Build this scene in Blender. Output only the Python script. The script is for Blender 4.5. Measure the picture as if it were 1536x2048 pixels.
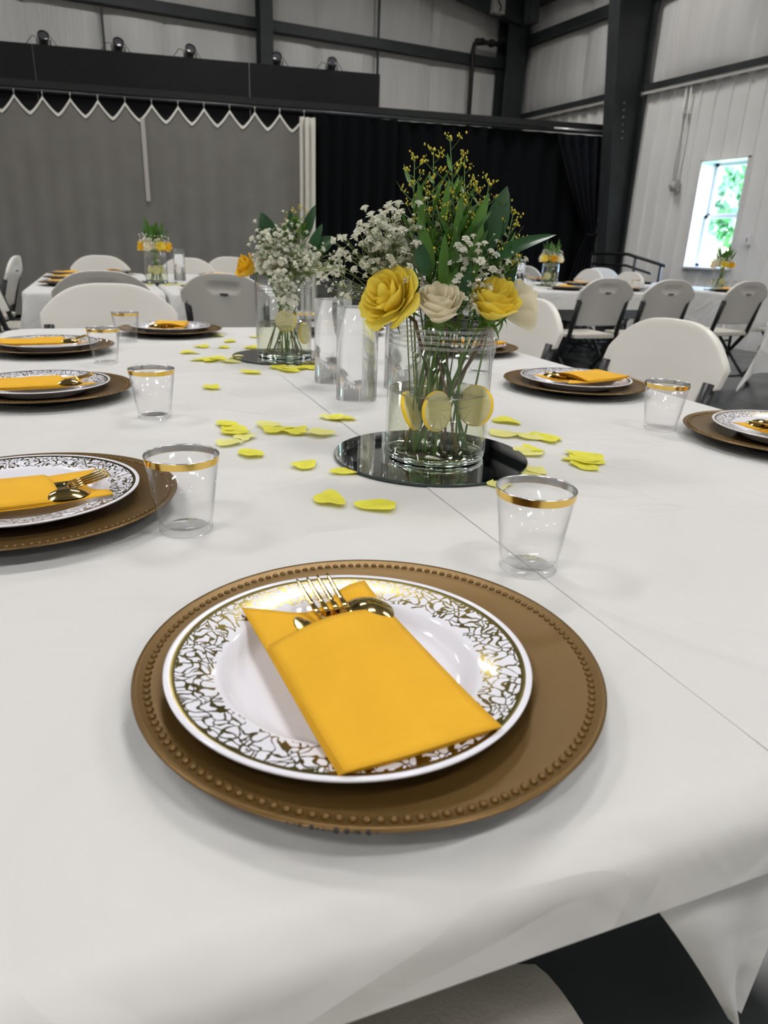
import bpy, math, random
from mathutils import Vector, Matrix, Quaternion
PI = math.pi
R = math.radians

# ------------------------------------------------------------------ scene, camera, world, lights
scene = bpy.context.scene
for o in list(bpy.data.objects):
    bpy.data.objects.remove(o, do_unlink=True)
col = scene.collection
vs = scene.view_settings
vs.view_transform = 'Standard'
vs.look = 'None'
vs.gamma = 1.0
vs.use_curve_mapping = False
vs.exposure = 0.0
cy = scene.cycles
cy.max_bounces = 8
cy.diffuse_bounces = 3
cy.glossy_bounces = 4
cy.transparent_max_bounces = 24
cy.transmission_bounces = 8
cy.adaptive_threshold = 0.05
cy.sample_clamp_indirect = 12.0
cy.use_denoising = True

TOP = 0.74                       # table height
EYE = TOP + 0.304
YAW = R(26.0)                    # camera turned right of the room's +Y
PITCH = R(20.75)
ROLL = R(2.15)
F_PX = 1410.0
cam_d = bpy.data.cameras.new('camera')
cam = bpy.data.objects.new('camera', cam_d)
col.objects.link(cam)
cam_d.sensor_fit = 'VERTICAL'
cam_d.sensor_height = 36.0
cam_d.lens = F_PX / 2048.0 * 36.0
cam_d.clip_start = 0.02
cam_d.clip_end = 200
cam_d.dof.use_dof = True
cam_d.dof.focus_distance = 0.86
cam_d.dof.aperture_fstop = 9.5
Mc = Matrix.Rotation(-YAW, 4, 'Z') @ Matrix.Rotation(PI / 2 - PITCH, 4, 'X') @ Matrix.Rotation(ROLL, 4, 'Z')
cam.matrix_world = Matrix.Translation((0, 0, EYE)) @ Mc
scene.camera = cam

world = bpy.data.worlds.new('world')
scene.world = world
world.use_nodes = True
wn = world.node_tree
wn.nodes.clear()
wo = wn.nodes.new('ShaderNodeOutputWorld')
wb = wn.nodes.new('ShaderNodeBackground')
sky = wn.nodes.new('ShaderNodeTexSky')
sky.sky_type = 'NISHITA'
sky.sun_disc = False
sky.sun_elevation = R(48)
sky.sun_rotation = R(200)
wb.inputs['Strength'].default_value = 11.0
wn.links.new(sky.outputs['Color'], wb.inputs['Color'])
wn.links.new(wb.outputs['Background'], wo.inputs['Surface'])

CEIL = 6.4
XR, XL, YB, YF = 7.71, -9.0, 11.32, -9.0      # room faces
LAMP_POWER = 56.5
LAMP_SPOTS = [(x, y) for x in (-6.4, -2.4, 1.8, 5.5) for y in (-6.6, -1.6, 3.2, 8.1)]  # the row nearest the right wall is added to brighten the walls

# ------------------------------------------------------------------ helpers
def link(o, parent=None):
    col.objects.link(o)
    if parent is not None:
        o.parent = parent
    return o

def tag(o, label=None, cat=None, group=None, kind=None):
    if label: o['label'] = label
    if cat: o['category'] = cat
    if group: o['group'] = group
    if kind: o['kind'] = kind
    return o

def empty(name, loc=(0, 0, 0), rz=0.0, label=None, cat=None, group=None):
    o = bpy.data.objects.new(name, None)
    o.empty_display_size = 0.05
    o.location = loc
    o.rotation_euler = (0, 0, rz)
    col.objects.link(o)
    return tag(o, label, cat, group)

def copy_tree(o, parent=None):
    c = o.copy()
    col.objects.link(c)
    c.parent = parent
    for ch in list(o.children):
        copy_tree(ch, c)
    return c

ICO = None
class MB:
    def __init__(self):
        self.v = []; self.f = []
    def add(self, vs, fs):
        b = len(self.v)
        self.v.extend([tuple(p) for p in vs])
        self.f.extend([tuple(i + b for i in f) for f in fs])
        return self
    def box(self, c, s, rot=None):
        x, y, z = s[0] / 2, s[1] / 2, s[2] / 2
        P = [Vector((i * x, j * y, k * z)) for i in (-1, 1) for j in (-1, 1) for k in (-1, 1)]
        if rot is not None: P = [rot @ p for p in P]
        P = [p + Vector(c) for p in P]
        return self.add(P, [(0, 1, 3, 2), (4, 6, 7, 5), (0, 4, 5, 1), (2, 3, 7, 6), (0, 2, 6, 4), (1, 5, 7, 3)])
    def tube(self, pts, r, n=8, cap=True):
        pts = [Vector(p) for p in pts]
        if not hasattr(r, '__len__'): r = [r] * len(pts)
        rings = []; ref = None
        for i, p in enumerate(pts):
            d = (pts[min(i + 1, len(pts) - 1)] - pts[max(i - 1, 0)])
            d = d.normalized() if d.length > 1e-9 else Vector((0, 0, 1))
            if ref is None:
                ref = Vector((1, 0, 0)) if abs(d.x) < .8 else Vector((0, 1, 0))
            a = (ref - d * ref.dot(d)).normalized(); b = d.cross(a); ref = a
            rings.append([p + (a * math.cos(2 * PI * k / n) + b * math.sin(2 * PI * k / n)) * r[i] for k in range(n)])
        V = [q for g in rings for q in g]; Fs = []
        for i in range(len(pts) - 1):
            for k in range(n):
                k2 = (k + 1) % n
                Fs.append((i * n + k, i * n + k2, (i + 1) * n + k2, (i + 1) * n + k))
        if cap:
            Fs.append(tuple(range(n - 1, -1, -1)))
            Fs.append(tuple((len(pts) - 1) * n + k for k in range(n)))
        return self.add(V, Fs)
    def lathe(self, prof, n=64, closed=False, c=(0, 0, 0)):
        V = []; idx = []
        for (r, z) in prof:
            if r < 1e-7:
                idx.append([len(V)] * n); V.append((c[0], c[1], c[2] + z))
            else:
                idx.append(list(range(len(V), len(V) + n)))
                V.extend([(c[0] + r * math.cos(2 * PI * k / n), c[1] + r * math.sin(2 * PI * k / n), c[2] + z) for k in range(n)])
        Fs = []
        m = len(prof)
        for i in range(m if closed else m - 1):
            a, b = idx[i], idx[(i + 1) % m]
            for k in range(n):
                k2 = (k + 1) % n
                q = [a[k], a[k2], b[k2], b[k]]
                u = []
                for t in q:
                    if t not in u: u.append(t)
                if len(u) >= 3: Fs.append(tuple(u))
        return self.add(V, Fs)
    def grid(self, fn, nu, nv, wrap=False):
        V = [fn(i / (nu if wrap else nu - 1), j / (nv - 1)) for j in range(nv) for i in range(nu)]
        Fs = []
        for j in range(nv - 1):
            for i in range(nu if wrap else nu - 1):
                i2 = (i + 1) % nu
                Fs.append((j * nu + i, j * nu + i2, (j + 1) * nu + i2, (j + 1) * nu + i))
        return self.add(V, Fs)
    def octa(self, c, r, sq=1.0):
        c = Vector(c)
        return self.add([c + Vector(d) * r for d in ((1, 0, 0), (-1, 0, 0), (0, 1, 0), (0, -1, 0), (0, 0, sq), (0, 0, -sq))],
                        [(0, 2, 4), (2, 1, 4), (1, 3, 4), (3, 0, 4), (2, 0, 5), (1, 2, 5), (3, 1, 5), (0, 3, 5)])
    def ball(self, c, r, nu=8, nv=6, sz=1.0):
        prof = [(r * math.sin(PI * j / nv) if 0 < j < nv else 0.0, -r * sz * math.cos(PI * j / nv)) for j in range(nv + 1)]
        return self.lathe(prof, nu, c=c)
    def torus_ring(self, Rr, z, r, n=96):
        return self.lathe([(Rr + r * math.cos(2 * PI * k / 6), z + r * math.sin(2 * PI * k / 6)) for k in range(6)], n, closed=True)
    def xf(self, M):
        self.v = [tuple(M @ Vector(p)) for p in self.v]
        return self
    def mesh(self, name, mat=None, smooth=True):
        me = bpy.data.meshes.new(name)
        me.from_pydata(self.v, [], self.f)
        me.validate()
        if mat is not None: me.materials.append(mat)
        if smooth:
            me.polygons.foreach_set('use_smooth', [True] * len(me.polygons))
        me.update()
        return me
    def build(self, name, mat=None, parent=None, smooth=True, loc=None, rz=None, auto=None):
        o = bpy.data.objects.new(name, self.mesh(name, mat, smooth))
        link(o, parent)
        if loc is not None: o.location = loc
        if rz is not None: o.rotation_euler = (0, 0, rz)
        if auto:
            try: o.data.set_sharp_from_angle(angle=R(auto))
            except Exception: pass
        return o

def obj(name, me, parent=None, loc=None, rot=None):
    o = bpy.data.objects.new(name, me)
    link(o, parent)
    if loc is not None: o.location = loc
    if rot is not None: o.rotation_euler = rot
    return o

def bevel(o, w, seg=2):
    m = o.modifiers.new('bevel', 'BEVEL'); m.width = w; m.segments = seg; m.limit_method = 'ANGLE'
    return o

# the tables stand a little turned against the room; table coordinates -> room
TROT = R(-4.5)
CT, ST = math.cos(TROT), math.sin(TROT)
def tw(tx, ty, z=TOP):
    return Vector((tx * CT - ty * ST, tx * ST + ty * CT, z))

# ------------------------------------------------------------------ materials
class NT:
    def __init__(self, name):
        self.m = bpy.data.materials.new(name)
        self.m.use_nodes = True
        self.t = self.m.node_tree
        self.p = self.t.nodes['Principled BSDF']
        self.out = self.t.nodes['Material Output']
    def n(self, typ, **kw):
        x = self.t.nodes.new(typ)
        for k, v in kw.items():
            if k.startswith('i_'): x.inputs[k[2:].replace('_', ' ')].default_value = v
            else: setattr(x, k, v)
        return x
    def l(self, a, b): self.t.links.new(a, b)
    def math(self, op, a, b=None, c=None):
        x = self.t.nodes.new('ShaderNodeMath'); x.operation = op
        for i, q in enumerate((a, b, c)):
            if q is None: continue
            if hasattr(q, 'default_value'): self.l(q, x.inputs[i])
            else: x.inputs[i].default_value = q
        return x.outputs[0]
    def ramp(self, fac, stops):
        x = self.t.nodes.new('ShaderNodeValToRGB')
        el = x.color_ramp.elements
        while len(el) < len(stops): el.new(0.5)
        for e, (p, c) in zip(el, stops):
            e.position = p; e.color = (*c, 1) if len(c) == 3 else c
        self.l(fac, x.inputs['Fac'])
        return x.outputs['Color']
    def mix(self, fac, a, b):
        x = self.t.nodes.new('ShaderNodeMix'); x.data_type = 'RGBA'
        for i, q in ((0, fac), (6, a), (7, b)):
            if hasattr(q, 'default_value'): self.l(q, x.inputs[i])
            else: x.inputs[i].default_value = (*q, 1) if hasattr(q, '__len__') and len(q) == 3 else q
        return x.outputs[2]
    def bump(self, h, strength=0.3, dist=0.01):
        b = self.n('ShaderNodeBump'); b.inputs['Strength'].default_value = strength; b.inputs['Distance'].default_value = dist
        self.l(h, b.inputs['Height']); self.l(b.outputs['Normal'], self.p.inputs['Normal'])
    def noise(self, scale, detail=3, rough=.5, coord='Object', dist=0.0):
        tc = self.n('ShaderNodeTexCoord')
        x = self.n('ShaderNodeTexNoise'); x.inputs['Scale'].default_value = scale
        x.inputs['Detail'].default_value = detail; x.inputs['Roughness'].default_value = rough
        x.inputs['Distortion'].default_value = dist
        self.l(tc.outputs[coord], x.inputs['Vector'])
        return x.outputs['Fac']

def mat(name, c, rough=.5, metal=0.0, var=0.0, vscale=20, bump=0.0, bscale=60, trans=0.0, sheen=0.0, coat=0.0, spec=None, sss=0.0):
    k = NT(name); p = k.p
    p.inputs['Base Color'].default_value = (*c, 1)
    p.inputs['Roughness'].default_value = rough
    p.inputs['Metallic'].default_value = metal
    if spec is not None: p.inputs['Specular IOR Level'].default_value = spec
    if coat: p.inputs['Coat Weight'].default_value = coat
    if sheen: p.inputs['Sheen Weight'].default_value = sheen
    if var:
        f = k.noise(vscale)
        d = tuple(max(0, q * (1 - var)) for q in c); e = tuple(min(1, q * (1 + var)) for q in c)
        k.l(k.ramp(f, [(.3, d), (.7, e)]), p.inputs['Base Color'])
    if bump:
        k.bump(k.noise(bscale), bump, .004)
    if trans:
        tr = k.n('ShaderNodeBsdfTranslucent'); tr.inputs['Color'].default_value = (*c, 1)
        mx = k.n('ShaderNodeMixShader'); mx.inputs[0].default_value = trans
        k.l(p.outputs[0], mx.inputs[1]); k.l(tr.outputs[0], mx.inputs[2]); k.l(mx.outputs[0], k.out.inputs['Surface'])
    return k.m

def clear(name, tint=(1, 1, 1), ior=1.45, rough=0.0, mul=1.0, add=0.0):
    """thin clear wall: passes light straight on, mirrors by fresnel"""
    k = NT(name)
    k.t.nodes.remove(k.p)
    tr = k.n('ShaderNodeBsdfTransparent'); tr.inputs['Color'].default_value = (*tint, 1)
    gl = k.n('ShaderNodeBsdfGlossy'); gl.inputs['Roughness'].default_value = rough
    lw = k.n('ShaderNodeLayerWeight'); lw.inputs['Blend'].default_value = .5
    f0 = ((ior - 1) / (ior + 1)) ** 2
    f = k.math('MULTIPLY_ADD', k.math('POWER', lw.outputs['Facing'], 5.0), mul * (1 - f0), f0 + add)
    mx = k.n('ShaderNodeMixShader')
    k.l(f, mx.inputs[0]); k.l(tr.outputs[0], mx.inputs[1]); k.l(gl.outputs[0], mx.inputs[2])
    k.l(mx.outputs[0], k.out.inputs['Surface'])
    return k.m

def glass(name, tint=(1, 1, 1), ior=1.33, rough=0.0, thin=0.0):
    k = NT(name); k.t.nodes.remove(k.p)
    g = k.n('ShaderNodeBsdfGlass'); g.inputs['IOR'].default_value = ior; g.inputs['Roughness'].default_value = rough
    g.inputs['Color'].default_value = (*tint, 1)
    if thin:
        tr = k.n('ShaderNodeBsdfTransparent'); mx = k.n('ShaderNodeMixShader'); mx.inputs[0].default_value = thin
        k.l(g.outputs[0], mx.inputs[1]); k.l(tr.outputs[0], mx.inputs[2]); k.l(mx.outputs[0], k.out.inputs['Surface'])
    else:
        k.l(g.outputs[0], k.out.inputs['Surface'])
    return k.m

M = {}
M['white_plastic'] = mat('white_plastic', (.76, .735, .69), .42, bump=.05, bscale=300)
M['seat_plastic'] = mat('seat_plastic', (.66, .63, .56), .42, bump=.25, bscale=260)
M['rail_dark'] = mat('dark_rail', (.05, .052, .055), .35, .4)
M['frame_metal'] = mat('frame_metal', (.022, .023, .025), .38, .3)
M['slot_dark'] = mat('slot_dark', (.05, .05, .05), .6)
M['steel_dark'] = mat('steel_dark', (.028, .034, .035), .5, .1, var=.25, vscale=3)
M['steel_dark_bolt'] = mat('steel_dark_bolt', (.42, .42, .40), .35, .7)
M['galv'] = mat('galv', (.42, .43, .43), .35, .7)
M['panel'] = mat('wall_panel_paint', (.79, .78, .755), .5, var=.04, vscale=2)
M['trim_paint'] = mat('trim_paint', (.50, .49, .46), .5)
M['dash'] = mat('panel_gap', (.10, .10, .10), .7)
M['white_trim'] = mat('white_trim', (.80, .80, .82), .45)
M['black_board'] = mat('black_board', (.006, .006, .0075), .6, var=.3, vscale=2, spec=.25)
M['black_cloth'] = mat('black_cloth', (.0035, .004, .005), .95, spec=.1)
M['navy_cloth'] = mat('navy_cloth', (.009, .010, .015), .9, spec=.15)
M['greyed_cloth'] = mat('greyed_white_curtain', (.19, .182, .167), .9, var=.06, vscale=4)  # white sheer curtain; its dim look before the black is put into the colour
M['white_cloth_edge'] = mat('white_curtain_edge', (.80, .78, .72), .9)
M['black_metal'] = mat('black_metal', (.012, .012, .013), .45, .2)
M['cable'] = mat('cable', (.01, .01, .01), .6)
M['lens'] = mat('lamp_lens', (.06, .06, .07), .15)
M['pipe'] = mat('painted_pipe', (.018, .013, .012), .5, .2)
M['box_grey'] = mat('box_grey', (.46, .45, .42), .5)
M['charger_gold'] = None
M['mirror'] = mat('mirror', (.80, .82, .83), .015, 1.0)
M['mirror_edge'] = mat('mirror_edge', (.03, .05, .045), .2)
M['gold'] = mat('gold_foil', (.83, .57, .16), .16, 1.0)
M['gold_cut'] = mat('gold_cutlery', (.80, .58, .22), .10, 1.0)
M['silver_in'] = mat('silver_foil', (.72, .72, .74), .2, 1.0)
M['cup'] = clear('clear_plastic', (.995, .995, .996), 1.33, .02, .9, .0)
M['vase'] = clear('vase_glass', (.98, .99, .985), 1.42, .0, 1.0, .01)
M['vase_foot'] = glass('vase_base_glass', (.90, .96, .93), 1.48)
M['water'] = clear('vase_water', (.955, .955, .875), 1.33, .0, 1.0, .0)
M['water_glass'] = glass('water_refract', (.985, .992, .995), 1.36, thin=.25)
M['frost'] = clear('frosted_ring', (.80, .80, .80), 1.45, .25, 1.0, .22)
M['yellow'] = mat('yellow_petal', (.98, .82, .13), .55, trans=.4)
M['yellow2'] = mat('deep_yellow_petal', (.90, .56, .02), .55, trans=.25)
M['cream'] = mat('cream_petal', (.93, .87, .70), .55, trans=.4)
M['conf'] = mat('scattered_petal', (.86, .82, .07), .6, var=.10, vscale=60, trans=.25)
M['conf_pale'] = mat('scattered_petal_pale', (.88, .85, .28), .6, var=.06, vscale=60, trans=.25)
M['bb'] = mat('white_floret', (.90, .90, .80), .7, trans=.35)
M['stem_thin'] = mat('thin_stem', (.17, .23, .06), .6)
M['stem'] = mat('green_stem', (.10, .20, .03), .55, var=.3, vscale=40)
M['stem_red'] = mat('reddish_stem', (.17, .09, .05), .55, var=.3, vscale=40)
M['leaf'] = mat('bright_leaf', (.075, .19, .022), .42, var=.3, vscale=30, trans=.2)
M['leaf_dark'] = mat('dark_leaf', (.02, .075, .022), .3, var=.25, vscale=20, trans=.1)
M['leaf_mid'] = mat('mid_leaf', (.045, .125, .018), .42, var=.35, vscale=30, trans=.15)
M['bud'] = mat('yellow_bud', (.56, .50, .04), .6)
M['bud2'] = mat('golden_bud', (.88, .56, .02), .6)
M['rind'] = mat('lemon_rind', (.90, .62, .03), .45)
M['pith'] = mat('lemon_pith', (.95, .90, .60), .55, trans=.45)
M['pulp'] = mat('lemon_pulp', (.98, .93, .60), .3, trans=.5)
M['wood_leg'] = mat('grey_table_leg', (.08, .08, .085), .4, .4)
M['bark'] = mat('bark', (.12, .09, .06), .9)
M['crown'] = mat('tree_leaf', (.10, .24, .10), .7, var=.4, vscale=2)
M['grass'] = mat('grass', (.12, .22, .06), .9, var=.3, vscale=1)
M['pane'] = clear('window_pane', (.93, .97, .98), 1.45)

def charger_mat():
    k = NT('charger_gold_paint')
    f = k.noise(7, 2)
    k.l(k.ramp(f, [(.3, (.150, .085, .022)), (.7, (.168, .096, .026))]), k.p.inputs['Base Color'])
    k.p.inputs['Metallic'].default_value = .55
    k.p.inputs['Roughness'].default_value = .36
    return k.m
M['charger_gold'] = charger_mat()
M['charger_under'] = mat('charger_underside', (.03, .026, .02), .5)
M['chip'] = mat('charger_chip', (.02, .018, .016), .7)

def plate_mat():
    k = NT('lace_plate')
    tc = k.n('ShaderNodeTexCoord')
    sx = k.n('ShaderNodeSeparateXYZ'); k.l(tc.outputs['Object'], sx.inputs[0])
    x, y = sx.outputs[0], sx.outputs[1]
    r = k.math('SQRT', k.math('ADD', k.math('MULTIPLY', x, x), k.math('MULTIPLY', y, y)))
    # warped cells make the leafy lace
    nz = k.n('ShaderNodeTexNoise'); nz.inputs['Scale'].default_value = 70; nz.inputs['Detail'].default_value = 0.5
    k.l(tc.outputs['Object'], nz.inputs['Vector'])
    sub = k.n('ShaderNodeVectorMath', operation='SUBTRACT'); k.l(nz.outputs['Color'], sub.inputs[0]); sub.inputs[1].default_value = (.5, .5, .5)
    sc = k.n('ShaderNodeVectorMath', operation='SCALE'); k.l(sub.outputs[0], sc.inputs[0]); sc.inputs['Scale'].default_value = .026
    ad = k.n('ShaderNodeVectorMath', operation='ADD'); k.l(tc.outputs['Object'], ad.inputs[0]); k.l(sc.outputs[0], ad.inputs[1])
    v = k.n('ShaderNodeTexVoronoi', voronoi_dimensions='2D', feature='DISTANCE_TO_EDGE'); v.inputs['Scale'].default_value = 132
    k.l(ad.outputs[0], v.inputs['Vector'])
    nz3 = k.n('ShaderNodeTexNoise'); nz3.inputs['Scale'].default_value = 170; k.l(tc.outputs['Object'], nz3.inputs['Vector'])
    v2 = k.n('ShaderNodeTexVoronoi', voronoi_dimensions='2D', feature='F1'); v2.inputs['Scale'].default_value = 105
    k.l(ad.outputs[0], v2.inputs['Vector'])
    line = k.math('LESS_THAN', v.outputs['Distance'], k.math('MULTIPLY_ADD', nz3.outputs['Fac'], .22, -.005))
    spot = k.math('LESS_THAN', v2.outputs['Distance'], .13)
    lace = k.math('MAXIMUM', line, spot)
    # band limits: ragged inner edge, solid line at the outer edge
    nz2 = k.n('ShaderNodeTexNoise'); nz2.inputs['Scale'].default_value = 140; k.l(tc.outputs['Object'], nz2.inputs['Vector'])
    rin = k.math('ADD', k.math('MULTIPLY', nz2.outputs['Fac'], .012), .0895)
    band = k.math('MULTIPLY', k.math('GREATER_THAN', r, rin), k.math('LESS_THAN', r, .1245))
    ring = k.math('MULTIPLY', k.math('GREATER_THAN', r, .1212), k.math('LESS_THAN', r, .1245))
    g = k.math('MAXIMUM', k.math('MULTIPLY', lace, band), ring)
    up = k.n('ShaderNodeNewGeometry')
    k.l(k.mix(g, (.84, .84, .92), (.27, .215, .07)), k.p.inputs['Base Color'])
    k.l(g, k.p.inputs['Metallic'])
    k.l(k.math('MULTIPLY_ADD', g, .12, .10), k.p.inputs['Roughness'])
    return k.m
M['plate'] = plate_mat()

def cloth_mat():
    k = NT('white_tablecloth')
    tc = k.n('ShaderNodeTexCoord')
    n1 = k.noise(3.2, 4, .55, dist=.6)
    n2 = k.noise(16, 3, .5)
    # sharp fold creases left by the packet
    h = k.math('ADD', k.math('MULTIPLY', n1, 1.0), k.math('MULTIPLY', n2, .12))
    n3 = k.noise(2.1, 2, .5, dist=.9)
    cr = k.math('MINIMUM', k.math('MULTIPLY', k.math('ABSOLUTE', k.math('SUBTRACT', n3, .5)), 22.0), 1.0)
    h = k.math('ADD', h, k.math('MULTIPLY', cr, -.10))
    k.l(k.ramp(n1, [(.3, (.735, .73, .72)), (.7, (.765, .762, .755))]), k.p.inputs['Base Color'])
    k.p.inputs['Roughness'].default_value = .62
    k.p.inputs['Specular IOR Level'].default_value = .3
    k.bump(h, .5, .04)
    tr = k.n('ShaderNodeBsdfTranslucent'); tr.inputs['Color'].default_value = (.75, .75, .74, 1)
    mx = k.n('ShaderNodeMixShader'); mx.inputs[0].default_value = .12
    k.l(k.p.outputs[0], mx.inputs[1]); k.l(tr.outputs[0], mx.inputs[2]); k.l(mx.outputs[0], k.out.inputs['Surface'])
    return k.m
M['cloth'] = cloth_mat()

def napkin_mat():
    k = NT('yellow_paper_napkin')
    n = k.noise(35, 3)
    k.l(k.ramp(n, [(.3, (.77, .40, .007)), (.7, (.81, .435, .010))]), k.p.inputs['Base Color'])
    k.p.inputs['Roughness'].default_value = .75
    k.bump(k.noise(900, 2), .15, .0006)
    return k.m
M['napkin'] = napkin_mat()

def floor_mat():
    k = NT('polished_concrete')
    n = k.noise(.9, 5, .6)
    k.l(k.ramp(n, [(.3, (.036, .041, .043)), (.7, (.060, .066, .069))]), k.p.inputs['Base Color'])
    n2 = k.noise(3, 3)
    k.l(k.ramp(n2, [(.3, (.16,) * 3), (.7, (.26,) * 3)]), k.p.inputs['Roughness'])
    return k.m
M['floor'] = floor_mat()

def insul_mat():
    k = NT('vinyl_insulation')
    tc = k.n('ShaderNodeTexCoord'); mp = k.n('ShaderNodeMapping'); mp.inputs['Scale'].default_value = (2.2, 2.2, .25)
    k.l(tc.outputs['Object'], mp.inputs['Vector'])
    x = k.n('ShaderNodeTexNoise'); x.inputs['Scale'].default_value = 3.0; x.inputs['Detail'].default_value = 4
    k.l(mp.outputs[0], x.inputs['Vector'])
    k.l(k.ramp(x.outputs['Fac'], [(.3, (.66, .65, .63)), (.7, (.74, .73, .71))]), k.p.inputs['Base Color'])
    k.p.inputs['Roughness'].default_value = .38
    k.bump(x.outputs['Fac'], .5, .05)
    return k.m
M['insul'] = insul_mat()
M['ceil'] = mat('ceiling_liner', (.60, .60, .59), .6)

def emit(name, c, s):
    k = NT(name); k.p.inputs['Emission Color'].default_value = (*c, 1); k.p.inputs['Emission Strength'].default_value = s
    return k.m
M['led'] = emit('led_panel', (1.0, .97, .93), 9.0)


# ------------------------------------------------------------------ the hall
def struct(o, label, cat):
    return tag(o, label, cat, kind='structure')

fl = MB().box(((XL + XR) / 2, (YF + YB) / 2, -.06), (XR - XL + .6, YB - YF + .6, .12)).build('floor', M['floor'], smooth=False)
struct(fl, 'dark grey polished concrete floor of the hall', 'floor')
joint_m = mat('saw_cut_joint', (.16, .17, .17), .5)
for (a, b) in (((.55, -2), (.55, 9.5)), ((4.9, -2), (4.9, 9.5))):
    MB().box(((a[0] + b[0]) / 2, (a[1] + b[1]) / 2, .0006), (.006, b[1] - a[1], .0012)).build('floor_joint', joint_m, fl, smooth=False)

ce = MB().box(((XL + XR) / 2, (YF + YB) / 2, CEIL + .06), (XR - XL + .6, YB - YF + .6, .12)).build('ceiling', M['ceil'], smooth=False)
struct(ce, 'pale insulated roof liner between dark purlins', 'ceiling')
pur = MB().box((0, 0, 0), (XR - XL, .08, .2)).mesh('purlin', M['steel_dark'], False)
y = YF + .8
while y < YB:
    obj('purlin', pur, ce, ((XL + XR) / 2, y, CEIL - .1)); y += 1.5

def blanket(w, h, bulge, seed):
    rr = random.Random(seed); ph = rr.uniform(0, 6)
    mb = MB()
    def fn(u, v):
        b = bulge * (math.sin(PI * u) ** .35) * (math.sin(PI * v) ** .5) * (.85 + .15 * math.sin(ph + 5 * u + 2 * v))
        return ((u - .5) * w, -b, (v - .5) * h)
    mb.grid(fn, 17, 13)
    return mb

# back wall: insulation blankets between girts
wbk = MB().box(((XL + XR) / 2, YB + .16, CEIL / 2), (XR - XL + .6, .1, CEIL)).build('wall_back', M['ceil'], smooth=False)
struct(wbk, 'back wall of white vinyl insulation between dark steel girts', 'wall')
GZ = (0.0, 2.25, 3.86, 5.3, CEIL)
seams = [XL, -7.7, -6.1, -4.5, -2.9, -1.3, .3, 1.21, 2.0, 3.3, 4.2, 5.12, 6.1, 7.45]
for i in range(len(seams) - 1):
    for j in range(len(GZ) - 1):
        w, h = seams[i + 1] - seams[i], GZ[j + 1] - GZ[j]
        blanket(w, h, .07, i * 7 + j).build('insulation_blanket', M['insul'], wbk, loc=((seams[i] + seams[i + 1]) / 2, YB + .1, (GZ[j] + GZ[j + 1]) / 2))
for j, z in enumerate(GZ[1:-1]):
    MB().box(((XL + 7.4) / 2, YB + .0, z), (7.4 - XL, .16, .13)).build('girt', M['steel_dark'], wbk, smooth=False)
for x in (1.21, 5.12):
    MB().box((x, YB - .02, 3.6), (.03, .03, 3.4)).build('hanger_rod', M['steel_dark'], wbk, smooth=False)

def i_column(name, x, y, z0, z1, d0, d1, fw, axis, label):
    """wide-flange column: web tapers from depth d0 at the foot to d1 at the top"""
    e = empty(name, (x, y, z0), 0 if axis == 'y' else PI / 2, label, 'column')
    tag(e, kind='structure')
    H = z1 - z0
    # local: the outer flange at y=0, the inner flange at y=-depth
    w = MB(); t = .012
    w.add([(-t, 0, 0), (-t, -d0, 0), (-t, -d1, H), (-t, 0, H), (t, 0, 0), (t, -d0, 0), (t, -d1, H), (t, 0, H)],
          [(0, 1, 2, 3), (7, 6, 5, 4), (0, 4, 5, 1), (3, 2, 6, 7), (1, 5, 6, 2), (0, 3, 7, 4)])
    w.build('web', M['steel_dark'], e, smooth=False)
    for (a, b) in ((0, 0), (-d0, -d1)):
        m = MB(); f = fw / 2
        m.add([(-f, a - t, 0), (f, a - t, 0), (f, b - t, H), (-f, b - t, H), (-f, a + t, 0), (f, a + t, 0), (f, b + t, H), (-f, b + t, H)],
              [(0, 1, 2, 3), (7, 6, 5, 4), (0, 4, 5, 1), (3, 2, 6, 7), (1, 5, 6, 2), (0, 3, 7, 4)])
        m.build('flange', M['steel_dark'], e, smooth=False)
    return e
i_column('steel_column', 3.32, YB - .05, 0, CEIL, .22, .22, .18, 'y', 'slim dark steel column in the back wall above the stage header')
i_column('steel_column', 7.42, YB - .02, 0, 4.7, .28, .28, .36, 'y', 'broad dark steel column in the corner of the hall')
# frame column on the right wall; its web faces the room
fc = i_column('frame_column', 7.66, 8.34, 0, CEIL, .19, .90, .2, 'x', 'tapered dark steel frame column in front of the right wall')
fc.rotation_euler = (0, 0, -PI / 2)
for k in range(6):
    # bolts through the web, on a slight slope
    MB().lathe([(0, 0), (.014, 0), (.014, .012), (0, .014)], 8).xf(Matrix.Rotation(PI / 2, 4, 'Y')).build(
        'bolt', M['steel_dark_bolt'], fc, loc=(.012, -.24 - .009 * k, 2.50 + .083 * k))
MB().box((.03, -.29, 1.30), (.03, .035, .05)).build('tie_hook', M['galv'], fc, smooth=False)

# rafter that climbs from the corner, knee plate and a pale junction box under it
rf = MB()
A, B = Vector((7.5, 11.02, 4.30)), Vector((-1.0, 11.02, 5.75))
dv = (B - A); rf.box(((A + B) / 2) + Vector((0, 0, .28)), (dv.length, .16, .5), Matrix.Rotation(math.atan2(-dv.z, -dv.x) * -1, 3, 'Y'))
rafter = struct(rf.build('rafter', M['steel_dark'], smooth=False), 'dark steel rafter rising from the corner along the back wall', 'beam')
e2 = struct(MB().box((7.50, 9.7, 4.72), (.16, 3.0, .34)).build('eave_beam', M['steel_dark'], smooth=False), 'dark eave beam along the top of the right wall', 'beam')
e3 = tag(MB().box((7.25, 10.45, 4.55), (.14, .18, .62)).build('roof_brace', M['steel_dark'], smooth=False), 'short dark brace hanging from the eave beam near the corner', 'brace')
jb = empty('junction_box', (6.93, 10.9, 4.52), 0, 'pale metal box with dark cables under the rafter in the corner', 'box')
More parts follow.
